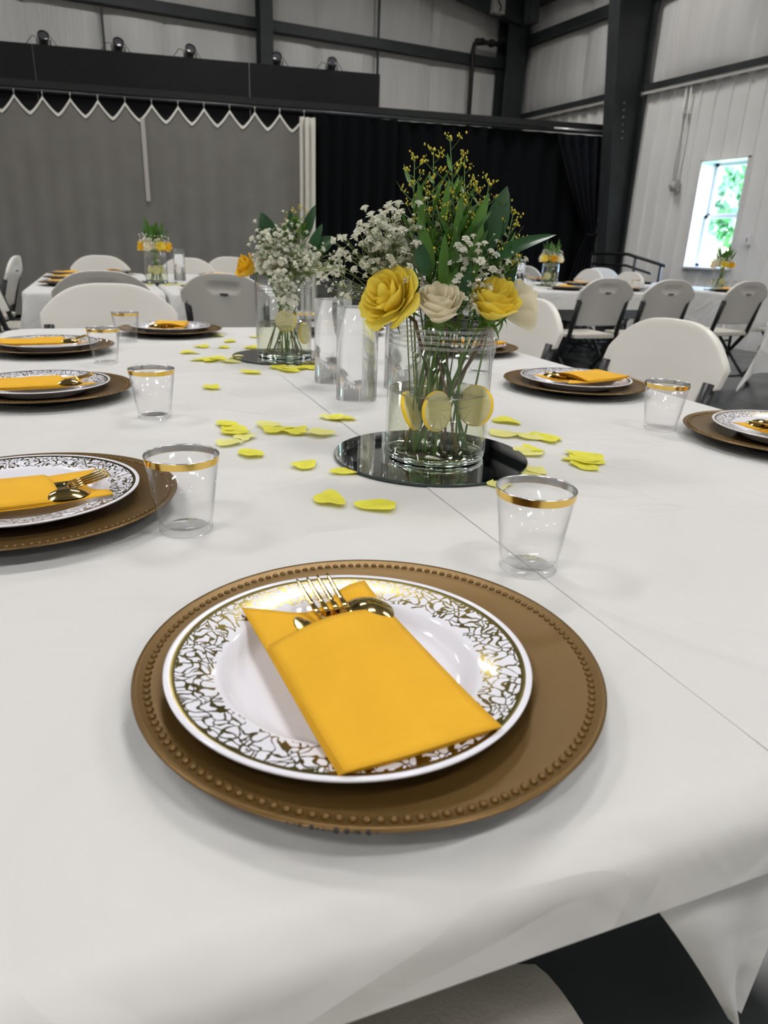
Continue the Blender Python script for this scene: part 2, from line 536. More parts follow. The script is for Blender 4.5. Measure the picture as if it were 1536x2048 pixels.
MB().box((0, 0, 0), (.2, .1, .22)).build('case', M['box_grey'], jb, smooth=False)
MB().tube([(-.05, -.055, .10), (-.03, -.07, .02), (.02, -.06, -.02), (.0, -.07, -.09)], .012, 6).build('cable', M['cable'], jb)
# fire pipe
pp = empty('fire_pipe', (6.70, YB - .16, 0), 0, 'dark vertical pipe with an elbow beside the corner column', 'pipe')
MB().tube([(0, 0, .02), (0, 0, 3.95), (.02, 0, 4.04), (.10, 0, 4.08)], .035, 10).build('riser', M['pipe'], pp)
MB().tube([(.10, 0, 4.08), (.62, 0, 4.1)], .035, 10).build('branch', M['pipe'], pp)
MB().tube([(.04, 0, 4.07), (.18, 0, 4.09)], .05, 10).build('elbow', M['pipe'], pp)
MB().tube([(.30, 0, 4.09), (.36, 0, 4.09)], .055, 10).build('coupling', M['pipe'], pp)

# right wall: ribbed steel sheets below, blankets above, a window
wr = MB().box((XR + .30, (YF + YB) / 2, CEIL / 2), (.02, .02, CEIL)).build('wall_right', M['ceil'], smooth=False)
struct(wr, 'right wall of pale ribbed steel panels with insulation above', 'wall')
PZ = 3.05
WY0, WY1, WZ0, WZ1 = 6.44, 7.14, .90, 2.16
def ribbed(y0, y1, z0, z1):
    mb = MB(); pts = []
    k0 = math.floor(y0 / .2286)
    yy = [y0]
    prof = []
    for k in range(int(k0), int(k0) + 12):
        c = k * .2286
        prof += [(c + .02, 0), (c + .035, -.022), (c + .075, -.022), (c + .09, 0)]
    def hgt(v):
        for a, b in zip(prof, prof[1:]):
            if a[0] <= v <= b[0]: return a[1] + (b[1] - a[1]) * (v - a[0]) / max(1e-9, b[0] - a[0])
        return 0
    pts = [(y0, hgt(y0))] + [q for q in prof if y0 + 1e-4 < q[0] < y1 - 1e-4] + [(y1, hgt(y1))]
    V = []
    for (a, d) in pts: V += [(XR + .02 + d, a, z0), (XR + .02 + d, a, z1)]
    for (a, d) in pts: V += [(XR + .05, a, z0), (XR + .05, a, z1)]
    n = len(pts)
    Fs = [(2 * i, 2 * i + 1, 2 * i + 3, 2 * i + 2) for i in range(n - 1)]
    Fs += [(2 * n + 2 * i, 2 * n + 2 * i + 2, 2 * n + 2 * i + 3, 2 * n + 2 * i + 1) for i in range(n - 1)]
    mb.add(V, Fs)
    return mb
y = YF
while y < YB - .01:
    y2 = min(YB, y + .9144)
    segs = [(y, y2, 0, PZ)]
    if y < WY1 and y2 > WY0:
        segs = []
        a, b = max(y, WY0), min(y2, WY1)
        if y < WY0: segs.append((y, WY0, 0, PZ))
        if y2 > WY1: segs.append((WY1, y2, 0, PZ))
        segs += [(a, b, 0, WZ0), (a, b, WZ1, PZ)]
    for (a, b, z0, z1) in segs:
        if b - a > .01: ribbed(a, b, z0, z1).build('wall_panel', M['panel'], wr, smooth=False)
    y = y2
# solid wall behind the sheets, around the window
def wbox(y0, y1, z0, z1, n='wall_core'):
    MB().box((XR + .17, (y0 + y1) / 2, (z0 + z1) / 2), (.24, y1 - y0, z1 - z0)).build(n, M['ceil'], wr, smooth=False)
wbox(YF, WY0, 0, CEIL); wbox(WY1, YB + .2, 0, CEIL); wbox(WY0, WY1, 0, WZ0); wbox(WY0, WY1, WZ1, CEIL)
# cap trim with the rib ends showing as dashes, then the upper blankets and girts
MB().box((XR - .03, (YF + YB) / 2, PZ + .06), (.10, YB - YF, .07)).build('cap_channel', M['steel_dark'], wr, smooth=False)
MB().box((XR - .035, (YF + YB) / 2, PZ + .005), (.06, YB - YF, .05)).build('cap_trim', M['trim_paint'], wr, smooth=False)
dash = MB().box((0, 0, 0), (.006, .11, .014)).mesh('rib_gap', M['dash'], False)
y = 1.0
while y < YB - .1:
    obj('rib_gap', dash, wr, (XR - .062, y, PZ - .032)); y += .2286
gz2 = (PZ + .1, 4.17, 5.3, CEIL)
ys = [YF, -7.2, -5.2, -3.4, -1.6, .2, 2.0, 3.8, 5.3, 6.75, 8.25, 9.7, 11.2]
for i in range(len(ys) - 1):
    for j in range(len(gz2) - 1):
        o = blanket(ys[i + 1] - ys[i], gz2[j + 1] - gz2[j], .09, 300 + i * 5 + j).build('insulation_blanket', M['insul'], wr)
        o.rotation_euler = (0, 0, -PI / 2)
        o.location = (XR + .04, (ys[i] + ys[i + 1]) / 2, (gz2[j] + gz2[j + 1]) / 2)
for z in gz2[1:-1]:
    MB().box((XR - .05, (YF + YB) / 2, z), (.14, YB - YF, .13)).build('girt', M['steel_dark'], wr, smooth=False)
# conduit tubes and the strobe at their foot
cd = empty('conduit', (XR - .03, 7.52, 1.95), 0, 'thin pale conduit tubes running down the ribbed wall to the alarm', 'conduit')
for dy, z1 in ((-.03, 1.12), (.05, 1.12)):
    MB().tube([(0, dy * .4, 0), (0, dy, .4), (0, dy, z1)], .012, 6).build('tube', M['panel'], cd)
MB().box((0, .0, .78), (.05, .06, .04)).build('clip', M['trim_paint'], cd, smooth=False)
al = empty('wall_alarm', (XR - .05, 7.50, 1.89), 0, 'small round wall alarm left of the window', 'alarm')
MB().box((.02, 0, 0), (.05, .11, .13)).build('back_box', M['box_grey'], al, smooth=False)
MB().lathe([(0, .06), (.035, .055), (.05, .03), (.052, 0), (0, 0)], 20).xf(Matrix.Rotation(-PI / 2, 4, 'Y')).build('dome', M['box_grey'], al)
sw = empty('wall_switch', (XR - .02, 6.24, 1.25), 0, 'small white switch box on the wall right of the window', 'switch')
bevel(MB().box((0, 0, 0), (.05, .075, .13)).build('case', M['white_trim'], sw, smooth=False), .006)
MB().box((-.028, 0, 0), (.012, .02, .045)).build('toggle', M['box_grey'], sw, smooth=False)

# window: deep white reveal, frame, two sashes with panes
wi = empty('window_1', (XR, (WY0 + WY1) / 2, WZ0), 0, 'tall white sash window with a deep reveal and bright daylight', 'window')
tag(wi, kind='structure')
ww, wh = WY1 - WY0, WZ1 - WZ0
for (c, s, n) in (((.12, -ww / 2 + .01, wh / 2), (.3, .02, wh), 'jamb'), ((.12, ww / 2 - .01, wh / 2), (.3, .02, wh), 'jamb'),
                  ((.12, 0, wh - .01), (.3, ww, .02), 'head'), ((.11, 0, .01), (.34, ww + .06, .025), 'sill')):
    MB().box(c, s).build(n, M['white_trim'], wi, smooth=False)
for k, (z0, z1, x) in enumerate(((.02, wh * .5 + .01, .19), (wh * .5 - .01, wh - .02, .23))):
    sa = empty('sash'); sa.parent = wi
    for (c, s) in (((x, -ww / 2 + .05, (z0 + z1) / 2), (.04, .05, z1 - z0)), ((x, ww / 2 - .05, (z0 + z1) / 2), (.04, .05, z1 - z0)),
                   ((x, 0, z0 + .02), (.04, ww - .04, .04)), ((x, 0, z1 - .02), (.04, ww - .04, .04))):
        MB().box(c, s).build('rail', M['white_trim'], sa, smooth=False)
    MB().box((x, 0, (z0 + z1) / 2), (.006, ww - .1, z1 - z0 - .04)).build('pane', M['pane'], sa, smooth=False)

for nm, c, s, lab in (('wall_left', (XL - .1, (YF + YB) / 2, CEIL / 2), (.2, YB - YF + .4, CEIL), 'plain pale left wall of the hall'),
                      ('wall_front', ((XL + XR) / 2, YF - .1, CEIL / 2), (XR - XL + .4, .2, CEIL), 'plain pale wall behind the camera')):
    struct(MB().box(c, s).build(nm, M['panel'], smooth=False), lab, 'wall')

# unseen hanging lamps of the hall, one row added for the walls
def lamp():
    e = empty('high_bay_lamp')
    MB().box((0, 0, .045), (1.22, .38, .05)).build('housing', M['white_trim'], e, smooth=False)
    MB().box((0, 0, .012), (1.16, .32, .012)).build('diffuser', M['led'], e, smooth=False)
    for s in (-1, 1):
        MB().tube([(s * .5, 0, .07), (s * .5, 0, .80)], .004, 5).build('hanger', M['galv'], e)
    ld = bpy.data.lights.new('lamp_light', 'AREA'); ld.shape = 'RECTANGLE'; ld.size = 1.2; ld.size_y = .36
    ld.energy = LAMP_POWER; ld.color = (1.0, .975, .945); ld.spread = R(152)
    lo = bpy.data.objects.new('lamp_light', ld); link(lo, e); lo.location = (0, 0, -.01)
    return e
lp = lamp()
for i, (x, y) in enumerate(LAMP_SPOTS):
    l = lp if i == 0 else copy_tree(lp)
    l.location = (x, y, CEIL - 1.0)
    tag(l, 'unseen long white high-bay lamp hanging from the roof', 'lamp', 'high-bay lamps under the roof')

# outside, seen through the window
gr = struct(MB().box((30, 6, -.2), (44, 60, .1)).build('ground_outside', M['grass'], smooth=False), 'grass outside the window', 'ground')
def tree(x, y, h, rad, seed, label):
    rr = random.Random(seed)
    e = empty('tree', (x, y, -.15), 0, label, 'tree', 'trees outside the window')
    MB().tube([(0, 0, 0), (.05, .02, h * .4), (0, .05, h * .75)], [.16, .12, .05], 8).build('trunk', M['bark'], e)
    mb = MB()
    for k in range(1400):
        d = Vector((rr.gauss(0, 1), rr.gauss(0, 1), rr.gauss(0, 1))).normalized() * rad * rr.uniform(.55, 1.0)
        c = Vector((d.x, d.y, h * .68 + d.z * h / rad * .30))
        q = Quaternion((rr.uniform(-1, 1), rr.uniform(-1, 1), rr.uniform(-1, 1), rr.uniform(-1, 1))); q.normalize()
        s = rr.uniform(.12, .24)
        mb.add([c + q @ Vector(p) * s for p in ((-1, 0, 0), (0, -.5, 0), (1, 0, .1), (0, .5, 0))], [(0, 1, 2, 3)])
    tag(mb.build('crown', M['crown'], e, smooth=False), kind='stuff')
tree(14.6, 11.6, 3.6, 1.5, 1, 'leafy green tree seen low through the window panes')
tree(19.0, 16.4, 4.6, 2.0, 2, 'taller green tree standing farther back outside the window')
tree(18.5, 10.0, 2.6, 1.5, 3, 'low round bush outside below the window')

# ------------------------------------------------------------------ stage drapes
RA, RB = Vector((-3.4, 11.19, 0)), Vector((7.45, 8.62, 0))      # line of the drapes
rd = (RB - RA).normalized(); rn = Vector((rd.y, -rd.x, 0))         # rn points into the hall
def on_rail(s, off=0.0, z=0.0):
    p = RA + rd * s + rn * off
    return Vector((p.x, p.y, z))
RL = (RB - RA).length
def s_of_x(x): return (x - RA.x) / rd.x
RZ = 2.585
pr = empty('drape_rail', on_rail(RL / 2, 0, RZ), 0, 'long dark rail carrying the stage drapes to the frame column', 'rail')
c0 = on_rail(RL / 2, 0, RZ)
MB().tube([on_rail(0, 0, RZ) - c0, on_rail(RL, 0, RZ) - c0], .025, 8).build('pipe', M['rail_dark'], pr)
MB().box((0, 0, .065), (RL, .05, .075), Matrix.Rotation(math.atan2(rd.y, rd.x), 3, 'Z')).build('track', M['black_metal'], pr, smooth=False)
MB().box(on_rail(RL - .02, 0, RZ + .02) - c0, (.10, .12, .12)).build('end_clamp', M['galv'], pr, smooth=False)

def curtain(name, s0, s1, ztop, zbot, amp, waves, m, off, label, scallop=0.0, hooks=0, seed=0, n=220, mats=None):
    rr = random.Random(seed); ph = rr.uniform(0, 6)
    c = on_rail((s0 + s1) / 2, off, 0)
    def fn(u, v):
        s = s0 + (s1 - s0) * u
        w = math.sin(2 * PI * waves * u + ph) + .4 * math.sin(2 * PI * waves * .37 * u + 1.3)
        a = amp * (.55 + .45 * (1 - v))
        zt = ztop
        if scallop:
            f = abs(((u * hooks) % 1.0) * 2 - 1)            # 1 at a hook, 0 half way
            zt = ztop - scallop * (1 - f ** 1.3)
            a *= .6 + .4 * (1 - v)
        p = on_rail(s, off + w * a, zbot + (zt - zbot) * v) - c
        return p
    mb = MB().grid(fn, n, 26)
    o = mb.build(name, m, loc=c)
    tag(o, label, 'curtain')
    return o, fn, c
sw_end = s_of_x(3.44)
wc_root = None
wc, fn, c = curtain('white_curtain', s_of_x(-3.2), sw_end - .10, RZ - .06, .05, .009, 27, M['greyed_cloth'], .05,
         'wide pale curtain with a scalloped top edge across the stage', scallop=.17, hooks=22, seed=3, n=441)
# light caught on the scalloped fold, painted as a pale band; then hooks
def lit_edge(u, v):
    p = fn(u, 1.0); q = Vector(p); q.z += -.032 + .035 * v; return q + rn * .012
MB().grid(lit_edge, 441, 3).build('lit_top_edge', M['white_cloth_edge'], wc)
for k in range(23):
    p = Vector(fn(min(1, k / 22), 1.0))
    MB().tube([p + Vector((0, 0, -.01)), p + Vector((0, 0, .06))], .006, 5).build('hook', M['galv'], wc)
# gathered white leading edge: folds
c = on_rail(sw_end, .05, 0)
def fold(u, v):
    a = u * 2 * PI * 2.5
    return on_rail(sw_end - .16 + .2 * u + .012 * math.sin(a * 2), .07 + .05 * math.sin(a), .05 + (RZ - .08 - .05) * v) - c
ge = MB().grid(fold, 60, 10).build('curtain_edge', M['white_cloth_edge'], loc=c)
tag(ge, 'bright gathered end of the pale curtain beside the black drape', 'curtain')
# pale seam strip hanging on the curtain
ss = s_of_x(1.42)
tag(MB().grid(lambda u, v: on_rail(ss + .05 * u, .085 + .003 * math.sin(PI * u), 1.45 + (RZ - .22 - 1.45) * v) - on_rail(ss, .085, 0), 4, 8).build(
    'fabric_strip', mat('pale_strip', (.46, .43, .41), .8), loc=on_rail(ss, .085, 0)), 'narrow pale strip hanging down the greyed white curtain', 'strip')
# black drapes
cuts = [sw_end + .05, s_of_x(4.5), s_of_x(5.7), s_of_x(7.36)]
labs = ['black stage drape next to the pale curtain', 'black stage drape behind the flower bouquet', 'black stage drape beside the tied-back one']
for k in range(3):
    curtain('black_drape', cuts[k] - .03, cuts[k + 1] + .03, RZ - .03, .05, .035, 6, M['black_cloth'], .02 - .03 * k, labs[k], seed=10 + k, n=120)
# tied back drape
s0, s1 = s_of_x(6.62), s_of_x(7.36)
c = on_rail((s0 + s1) / 2, .1, 0)
def tied(u, v):
    z = .05 + (RZ - .06 - .05) * v
    g = 1.28
    if z > g:
        k = ((z - g) / (RZ - g)) ** .8
        a = s1 - .10 - (s1 - .10 - s0) * k
    else:
        k = (g - z) / g
        a = s1 - .10 - .34 * k ** .7
    b = s1 + .02
    s = a + (b - a) * u
    return on_rail(s, .10 + .035 * math.sin(u * 2 * PI * 5 + 2 * v), z) - c
td = MB().grid(tied, 90, 40).build('tied_drape', M['navy_cloth'], loc=c)
tag(td, 'dark navy drape gathered and tied back at the frame column', 'curtain')
MB().tube([on_rail(s1 - .14, .16, 1.28) - c, on_rail(s1 - .05, .17, 1.27) - c, on_rail(s1 + .03, .13, 1.29) - c], .018, 6).build('tie', M['navy_cloth'], td)
MB().tube([on_rail(s0 - .02, .12, RZ) - c, on_rail(s1 + .02, .12, RZ) - c], .016, 6).build('rod', M['galv'], td)
st = tag(MB().tube([(0, 0, 0), (0, 0, RZ - .02)], .022, 8).build('drape_post', M['white_plastic'], loc=on_rail(s1 + .05, .0, 0)), 'slim pale post holding the rail end at the frame column', 'post')

# black header boards with stage lamps
hb = empty('stage_header', on_rail(s_of_x(0), -.08, 0), 0, 'long black header boards above the stage drapes', 'header')
h0 = on_rail(s_of_x(0), -.08, 0)
edges = [-3.3, -1.2, .3, 2.7, 4.30]
for a, b in zip(edges, edges[1:]):
    p, q = on_rail(s_of_x(a) + .004, -.08, 0), on_rail(s_of_x(b) - .004, -.08, 0)
    zt = 3.07
    MB().box((p + q) / 2 - h0 + Vector((0, 0, (2.36 + zt) / 2)), ((q - p).length, .03, zt - 2.36), Matrix.Rotation(math.atan2(rd.y, rd.x), 3, 'Z')).build('board', M['black_board'], hb, smooth=False)
def par_can():
    e = empty('stage_lamp')
    body = MB().lathe([(0, -.10), (.055, -.10), (.065, -.085), (.068, .04), (.075, .05), (.075, .075), (.066, .075)], 20)
    T0 = Matrix.Translation((0, 0, .10)) @ Matrix.Rotation(R(60), 4, 'X')
    body.xf(T0).build('can', M['black_metal'], e)
    MB().lathe([(0, .07), (.05, .068), (.064, .062)], 20).xf(T0).build('lens', M['lens'], e)
    MB().tube([(-.085, 0, .10), (-.085, 0, .0), (-.05, 0, -.02), (.05, 0, -.02), (.085, 0, 0), (.085, 0, .10)], .009, 6).build('yoke', M['black_metal'], e)
    MB().tube([(0, 0, -.02), (0, 0, -.05)], .012, 6).build('clamp', M['black_metal'], e)
    MB().tube([(-.03, .06, .12), (-.14, .07, .14), (-.20, .06, .06), (-.26, .04, .0)], .005, 5).build('cable', M['cable'], e)
    MB().tube([(.03, .06, .12), (.10, .07, .15), (.17, .06, .05)], .005, 5).build('cable', M['cable'], e)
    return e
pc = par_can()
for k, (x, lab) in enumerate(((.42, 'leftmost small black stage lamp on the header boards'), (1.22, 'second black stage lamp from the left on the header'),
                              (2.02, 'third black stage lamp from the left on the header'), (3.03, 'fourth black stage lamp from the left, above the curtain end'),
                              (3.70, 'rightmost black stage lamp near the end of the header'))):
    o = pc if k == 0 else copy_tree(pc)
    p = on_rail(s_of_x(x), -.12, 3.05); o.scale = (.85, .85, .85)
    o.location = p; o.rotation_euler = (0, 0, math.atan2(rd.y, rd.x) + (.25 if k < 3 else 0))
    tag(o, lab, 'stage lamp', 'stage lamps along the header')

# handrail of the stage ramp
hr = empty('handrail', (7.1, 7.5, 0), 0, 'black metal handrail of the ramp below the frame column', 'railing')
MB().tube([(0, .75, 1.03), (0, .05, 1.04), (0, -.62, .92)], .02, 8).build('top_rail', M['black_metal'], hr)
MB().tube([(0, .75, .90), (0, .05, .90), (0, -.40, .82)], .016, 8).build('mid_rail', M['black_metal'], hr)
for yy, z in ((.72, 1.03), (-.10, 1.02), (-.55, .93)):
    MB().tube([(0, yy, 0), (0, yy, z)], .018, 8).build('post', M['black_metal'], hr)

# ------------------------------------------------------------------ tables, cloths, chairs
def folding_table(cx, cy, w, l, rot, label, group):
    """rounded top, two folding leg frames; local y is the long way"""
    p = tw(cx, cy, 0)
    e = empty('folding_table', p, TROT + rot, label, 'table', group)
    r = .06; pts = []
    for (sx, sy, a0) in ((1, 1, 0), (-1, 1, 90), (-1, -1, 180), (1, -1, 270)):
        for k in range(7):
            a = R(a0 + 15 * k)
            pts.append((sx * (w / 2 - r) + r * math.cos(a), sy * (l / 2 - r) + r * math.sin(a)))
    n = len(pts); mb = MB()
    mb.add([(x, y, TOP - .045) for x, y in pts] + [(x, y, TOP - .006) for x, y in pts],
           [tuple(range(n - 1, -1, -1)), tuple(range(n, 2 * n))] + [(k, (k + 1) % n, n + (k + 1) % n, n + k) for k in range(n)])
    mb.build('tabletop', M['white_plastic'], e, smooth=False)
    for s in (-1, 1):
        y = s * (l / 2 - .48)
        lf = MB().tube([(-w / 2 + .1, y, .0), (-w / 2 + .12, y, TOP - .05), (w / 2 - .12, y, TOP - .05), (w / 2 - .1, y, 0)], .014, 8).build('leg_frame', M['frame_metal'], e)
        MB().tube([(-w / 2 + .11, y, .25), (w / 2 - .11, y, .25)], .011, 8).build('crossbar', M['frame_metal'], lf)
        MB().tube([(0, y, TOP - .06), (0, y - s * .3, TOP - .05)], .009, 6).build('brace', M['frame_metal'], lf)
    return e

def lines(half, flat, roll, drop, nmid, nedge, ndrop):
    a = [half * k / nmid for k in range(nmid + 1)]
    a += [half + roll * (k + 1) / nedge for k in range(nedge)]
    a += [half + roll + (drop - roll) * (k + 1) / ndrop for k in range(ndrop)]
    return [-q for q in reversed(a[1:])] + a

def tablecloth(cx, cy, w, l, side, end, rot, label, group, rho=.022, seed=0, Rc=.07, flare=.10, end2=None, fine=1, lap=None, lap_r=None, dz=0.0):
    """cloth laid over a rounded table top, falling over its edges; ears at the corners"""
    rr = random.Random(seed)
    ph = [rr.uniform(0, 6.28) for _ in range(8)]
    hw, hl = w / 2, l / 2
    roll = rho * PI / 2
    A = lines(hw - rho, 0, roll, side + rho, 10 * fine, 6, 9)
    Bp = lines(hl - rho, 0, roll, max(end, end2 or end) + rho, 22 * fine, 6, 8)
    e2 = end2 if end2 is not None else end
    if lap is not None:        # the left side lies flat over the neighbour instead of falling
        A = [q for q in A if q >= -(hw - rho - Rc)]
        A = [A[0] - lap, A[0] - lap * .5] + A
    if lap_r is not None:
        A = [q for q in A if q <= hw - rho - Rc]
        A = A + [A[-1] + lap_r * .5, A[-1] + lap_r]
    V = []; na, nb = len(A), len(Bp)
    cwx, cwy = hw - rho - Rc, hl - rho - Rc
    for b in Bp:
        if b < 0 and e2 != end and b < -(hl - rho):
            b = -(hl - rho) + (b + (hl - rho)) * (e2 + rho) / (max(end, e2) + rho) if e2 < end else b
        if b > 0 and e2 > end and b > hl - rho:
            b = (hl - rho) + (b - (hl - rho)) * (end + rho) / (e2 + rho)
        for a in A:
            qx, qy = max(abs(a) - cwx, 0), max(abs(b) - cwy, 0)
            if lap is not None and a < 0: qx = 0
            if lap_r is not None and a > 0: qx = 0
            sa, sb = (1 if a >= 0 else -1), (1 if b >= 0 else -1)
            if qx > 0 and qy > 0:
                d = math.hypot(qx, qy); ex = d - Rc
                ux, uy = qx / d, qy / d
                ang = math.atan2(uy, ux)
                ear = math.sin(2 * ang)
                bx, by = cwx + Rc * ux, cwy + Rc * uy
            elif qx > 0:
                ex = qx - Rc; ux, uy, ear = 1, 0, 0; bx, by = cwx + Rc, abs(b)
            elif qy > 0:
                ex = qy - Rc; ux, uy, ear = 0, 1, 0; bx, by = abs(a), cwy + Rc
            else:
                ex = -1
            if ex <= 0:
                z = .0006 * math.sin(5 * a + ph[0]) * math.sin(3.1 * b + ph[1])
                V.append((a, b, z)); continue
            if ex < roll:
                t = ex / rho
                q = ex / roll
                h, z = rho * q, -rho * .62 * q * q
            else:
                k = ex - roll
                arc = (a * uy * sa + b * ux * sb)
                wav = .5 + .5 * math.sin(arc * 9 + ph[2]) * math.sin(arc * 4.1 + ph[3])
                fl = flare * (.12 + .5 * wav) + .42 * ear ** 2
                h = rho + k * fl * .8
                z = -rho * .62 - k * math.sqrt(max(.2, 1 - (fl * .8) ** 2))
                if ear > 0:   # the corner gathers into a narrow ear
                    sw = .25 * k * math.sin(4 * ang)
                    bx += -uy * sw; by += ux * sw
            V.append((sa * (bx + ux * h), sb * (by + uy * h), z))
    Fs = [(j * na + i, j * na + i + 1, (j + 1) * na + i + 1, (j + 1) * na + i) for j in range(nb - 1) for i in range(na - 1)]
    mb = MB().add(V, Fs)
    o = mb.build('tablecloth', M['cloth'], loc=tw(cx, cy, TOP - .0015 + dz), rz=TROT + rot)
    sm = o.modifiers.new('sub', 'SUBSURF'); sm.levels = 1; sm.render_levels = 1
    tag(o, label, 'tablecloth', group)
    return o

# main pair of tables
folding_table(.055, 1.475, .74, 2.44, 0, 'left of the two folding tables pushed together under the front cloths', 'folding tables')
folding_table(.855, 1.475, .74, 2.44, 0, 'right of the two folding tables pushed together under the front cloths', 'folding tables')
tablecloth(.055, 1.475, .775, 2.50, .27, .18, 0, 'white cloth on the nearer left half of the front table', 'white tablecloths', seed=1, end2=.056, rho=.03, fine=2, lap_r=.20)
TC_L = bpy.data.objects['tablecloth']
def ear(u, v):
    # loose corner hanging over the front edge beside the seam
    top0, top1, tip = .245 - .055, .430 - .055, .378 - .055
    x = (top0 + (top1 - top0) * u) * (1 - v ** .85) + (tip + .012 * (u - .5)) * v ** .85
    y = -1.25 + .016 - .012 * math.sin(PI * u * 2) * v * (1 - .4 * v) - .012 * v
    return (x, y, -.028 - .180 * v)
MB().grid(ear, 15, 15).build('hanging_corner', M['cloth'], TC_L)
tablecloth(.855, 1.475, .775, 2.50, .27, .18, 0, 'white cloth on the right half of the front table', 'white tablecloths', seed=2, end2=.06, rho=.03, fine=2, lap=.185, dz=.0009)

# ---- folding chair: local +y is the way the sitter faces
def chair_proto():
    e = empty('folding_chair')
    W_, H0, H1 = .245, .515, .872
    TH = .022
    def surf(u, v, back):
        s = u * 2 - 1
        wv = .190 + .008 * v
        t = min(1, max(0, (v - .72) / .07)); t = t * t * (3 - 2 * t)
        wv += (W_ - .198) * t
        drop = .108 * abs(s) ** 3.0 * v
        x = s * wv
        z = H0 + (H1 - H0) * v - drop
        yb = -.185 - .075 * v - .012 * v * v
        yy = yb + .030 * s * s            # concave to the sitter
        if back:
            yy -= TH
            du, dvv = abs(s) / .38, abs(v - .80) / .075
            if du < 1 and dvv < 1: yy += .012 * min(1, (1 - max(du, dvv)) * 5)
        return (x, yy, z)
    mb = MB(); nu, nv = 33, 25
    mb.grid(lambda u, v: surf(u, v, False), nu, nv)
    mb.grid(lambda u, v: surf(u, v, True), nu, nv)
    N = nu * nv
    mb.f = [f if i < (nu - 1) * (nv - 1) else tuple(reversed(f)) for i, f in enumerate(mb.f)]
    rim = [i for i in range(nu)] + [j * nu + nu - 1 for j in range(1, nv)] + [(nv - 1) * nu + i for i in range(nu - 2, -1, -1)] + [j * nu for j in range(nv - 2, 0, -1)]
    for a, b in zip(rim, rim[1:] + rim[:1]):
        mb.f.append((b, a, a + N, b + N))
    bk = mb.build('backrest', M['white_plastic'], e)
    bk.modifiers.new('bev', 'BEVEL').width = .004
    bk.modifiers['bev'].limit_method = 'ANGLE'; bk.modifiers['bev'].segments = 2; bk.modifiers['bev'].angle_limit = R(50)
    MB().box((0, -.271, .763), (.042, .012, .009)).build('handle_slot', M['slot_dark'], bk, smooth=False)
    # seat: shallow dish with a rolled edge
    sm = MB()
    def seat(u, v, low):
        s, t = u * 2 - 1, v * 2 - 1
        hx = .205 + .012 * t; hy = .205
        kx = math.copysign(abs(s) ** .92, s); ky = math.copysign(abs(t) ** .92, t)
        cor = 1 - .06 * (abs(s) ** 5) * (abs(t) ** 5)
        z = .45 - .010 * (1 - s * s) * (1 - t * t) - .006 * max(0, t) ** 4 - (.03 if low else 0)
        m = max(abs(s), abs(t))
        if m > .93 and not low: z -= .006
        return (kx * hx * cor, ky * hy * cor + .015, z)
    n = 21
    sm.grid(lambda u, v: seat(u, v, False), n, n); sm.grid(lambda u, v: seat(u, v, True), n, n)
    N = n * n
    sm.f = [f if i < (n - 1) ** 2 else tuple(reversed(f)) for i, f in enumerate(sm.f)]
    rim = list(range(n)) + [j * n + n - 1 for j in range(1, n)] + [(n - 1) * n + i for i in range(n - 2, -1, -1)] + [j * n for j in range(n - 2, 0, -1)]
    for a, b in zip(rim, rim[1:] + rim[:1]): sm.f.append((b, a, a + N, b + N))
    sm.build('seat', M['seat_plastic'], e, auto=60)
    for s in (-1, 1):
        x = s * .217
        MB().tube([(x, -.228, .725), (x, -.183, .56), (x, -.150, .44), (x, .02, .22), (x, .235, .012)], [.0185, .0185, .0175, .015, .0145], 12).build('front_leg', M['frame_metal'], e)
        x = s * .196
        MB().tube([(x, .15, .425), (x, -.02, .26), (x, -.285, .012)], .0125, 10).build('rear_leg', M['frame_metal'], e)
        MB().tube([(s * .222, .228, .02), (s * .216, .245, 0)], .019, 8).build('foot_cap', M['cable'], e)
        MB().tube([(s * .196, -.275, .02), (s * .196, -.295, 0)], .017, 8).build('foot_cap', M['cable'], e)
    MB().tube([(-.217, .15, .11), (.217, .15, .11)], .010, 8).build('front_bar', M['frame_metal'], e)
    MB().tube([(-.196, -.215, .075), (.196, -.215, .075)], .010, 8).build('rear_bar', M['frame_metal'], e)
    MB().tube([(-.21, -.10, .415), (.21, -.10, .415)], .011, 8).build('seat_bar', M['frame_metal'], e)
    return e
CH0 = chair_proto(); ch_used = [False]
def chair(tx, ty, face, label, group='white folding chairs'):
    """face: degrees, 0 looks along table +y, 90 to the left"""
    o = copy_tree(CH0) if ch_used[0] else CH0
    ch_used[0] = True
    o.location = tw(tx, ty, 0); o.rotation_euler = (0, 0, TROT + R(face))
    return tag(o, label, 'chair', group)

chair(.105, .16, 0, 'white folding chair tucked under the front edge, only its seat showing')
chair(.02, 2.70, 180, 'white folding chair facing the camera at the far end of the front table')
chair(1.27, 1.67, 90, 'large white folding chair back beside the nearest right place settings')
chair(1.28, 2.45, 90, 'white folding chair just right of the rose vase, half hidden by flowers')
# chairs of the left table behind
chair(.0, 4.32, 0, 'white folding chair seen from behind, right behind the end chair of the front table')
chair(.72, 4.28, -24, 'grey-shaded folding chair back seen from behind beside the second bouquet')
chair(.0, 6.70, 180, 'white folding chair facing the camera at the far end of the left table')
chair(.72, 6.70, 176, 'white folding chair right of the small far-left vase at the table end')
chair(1.22, 7.55, 172, 'small distant folding chair facing the camera before the pale curtain')
chair(-.46, 4.88, -84, 'folding chair at the left picture edge facing the left table')
chair(-.47, 5.55, -90, 'second folding chair along the left side of the left table')
chair(-.86, 6.25, 84, 'folding chair turned to the left beyond the left table corner')
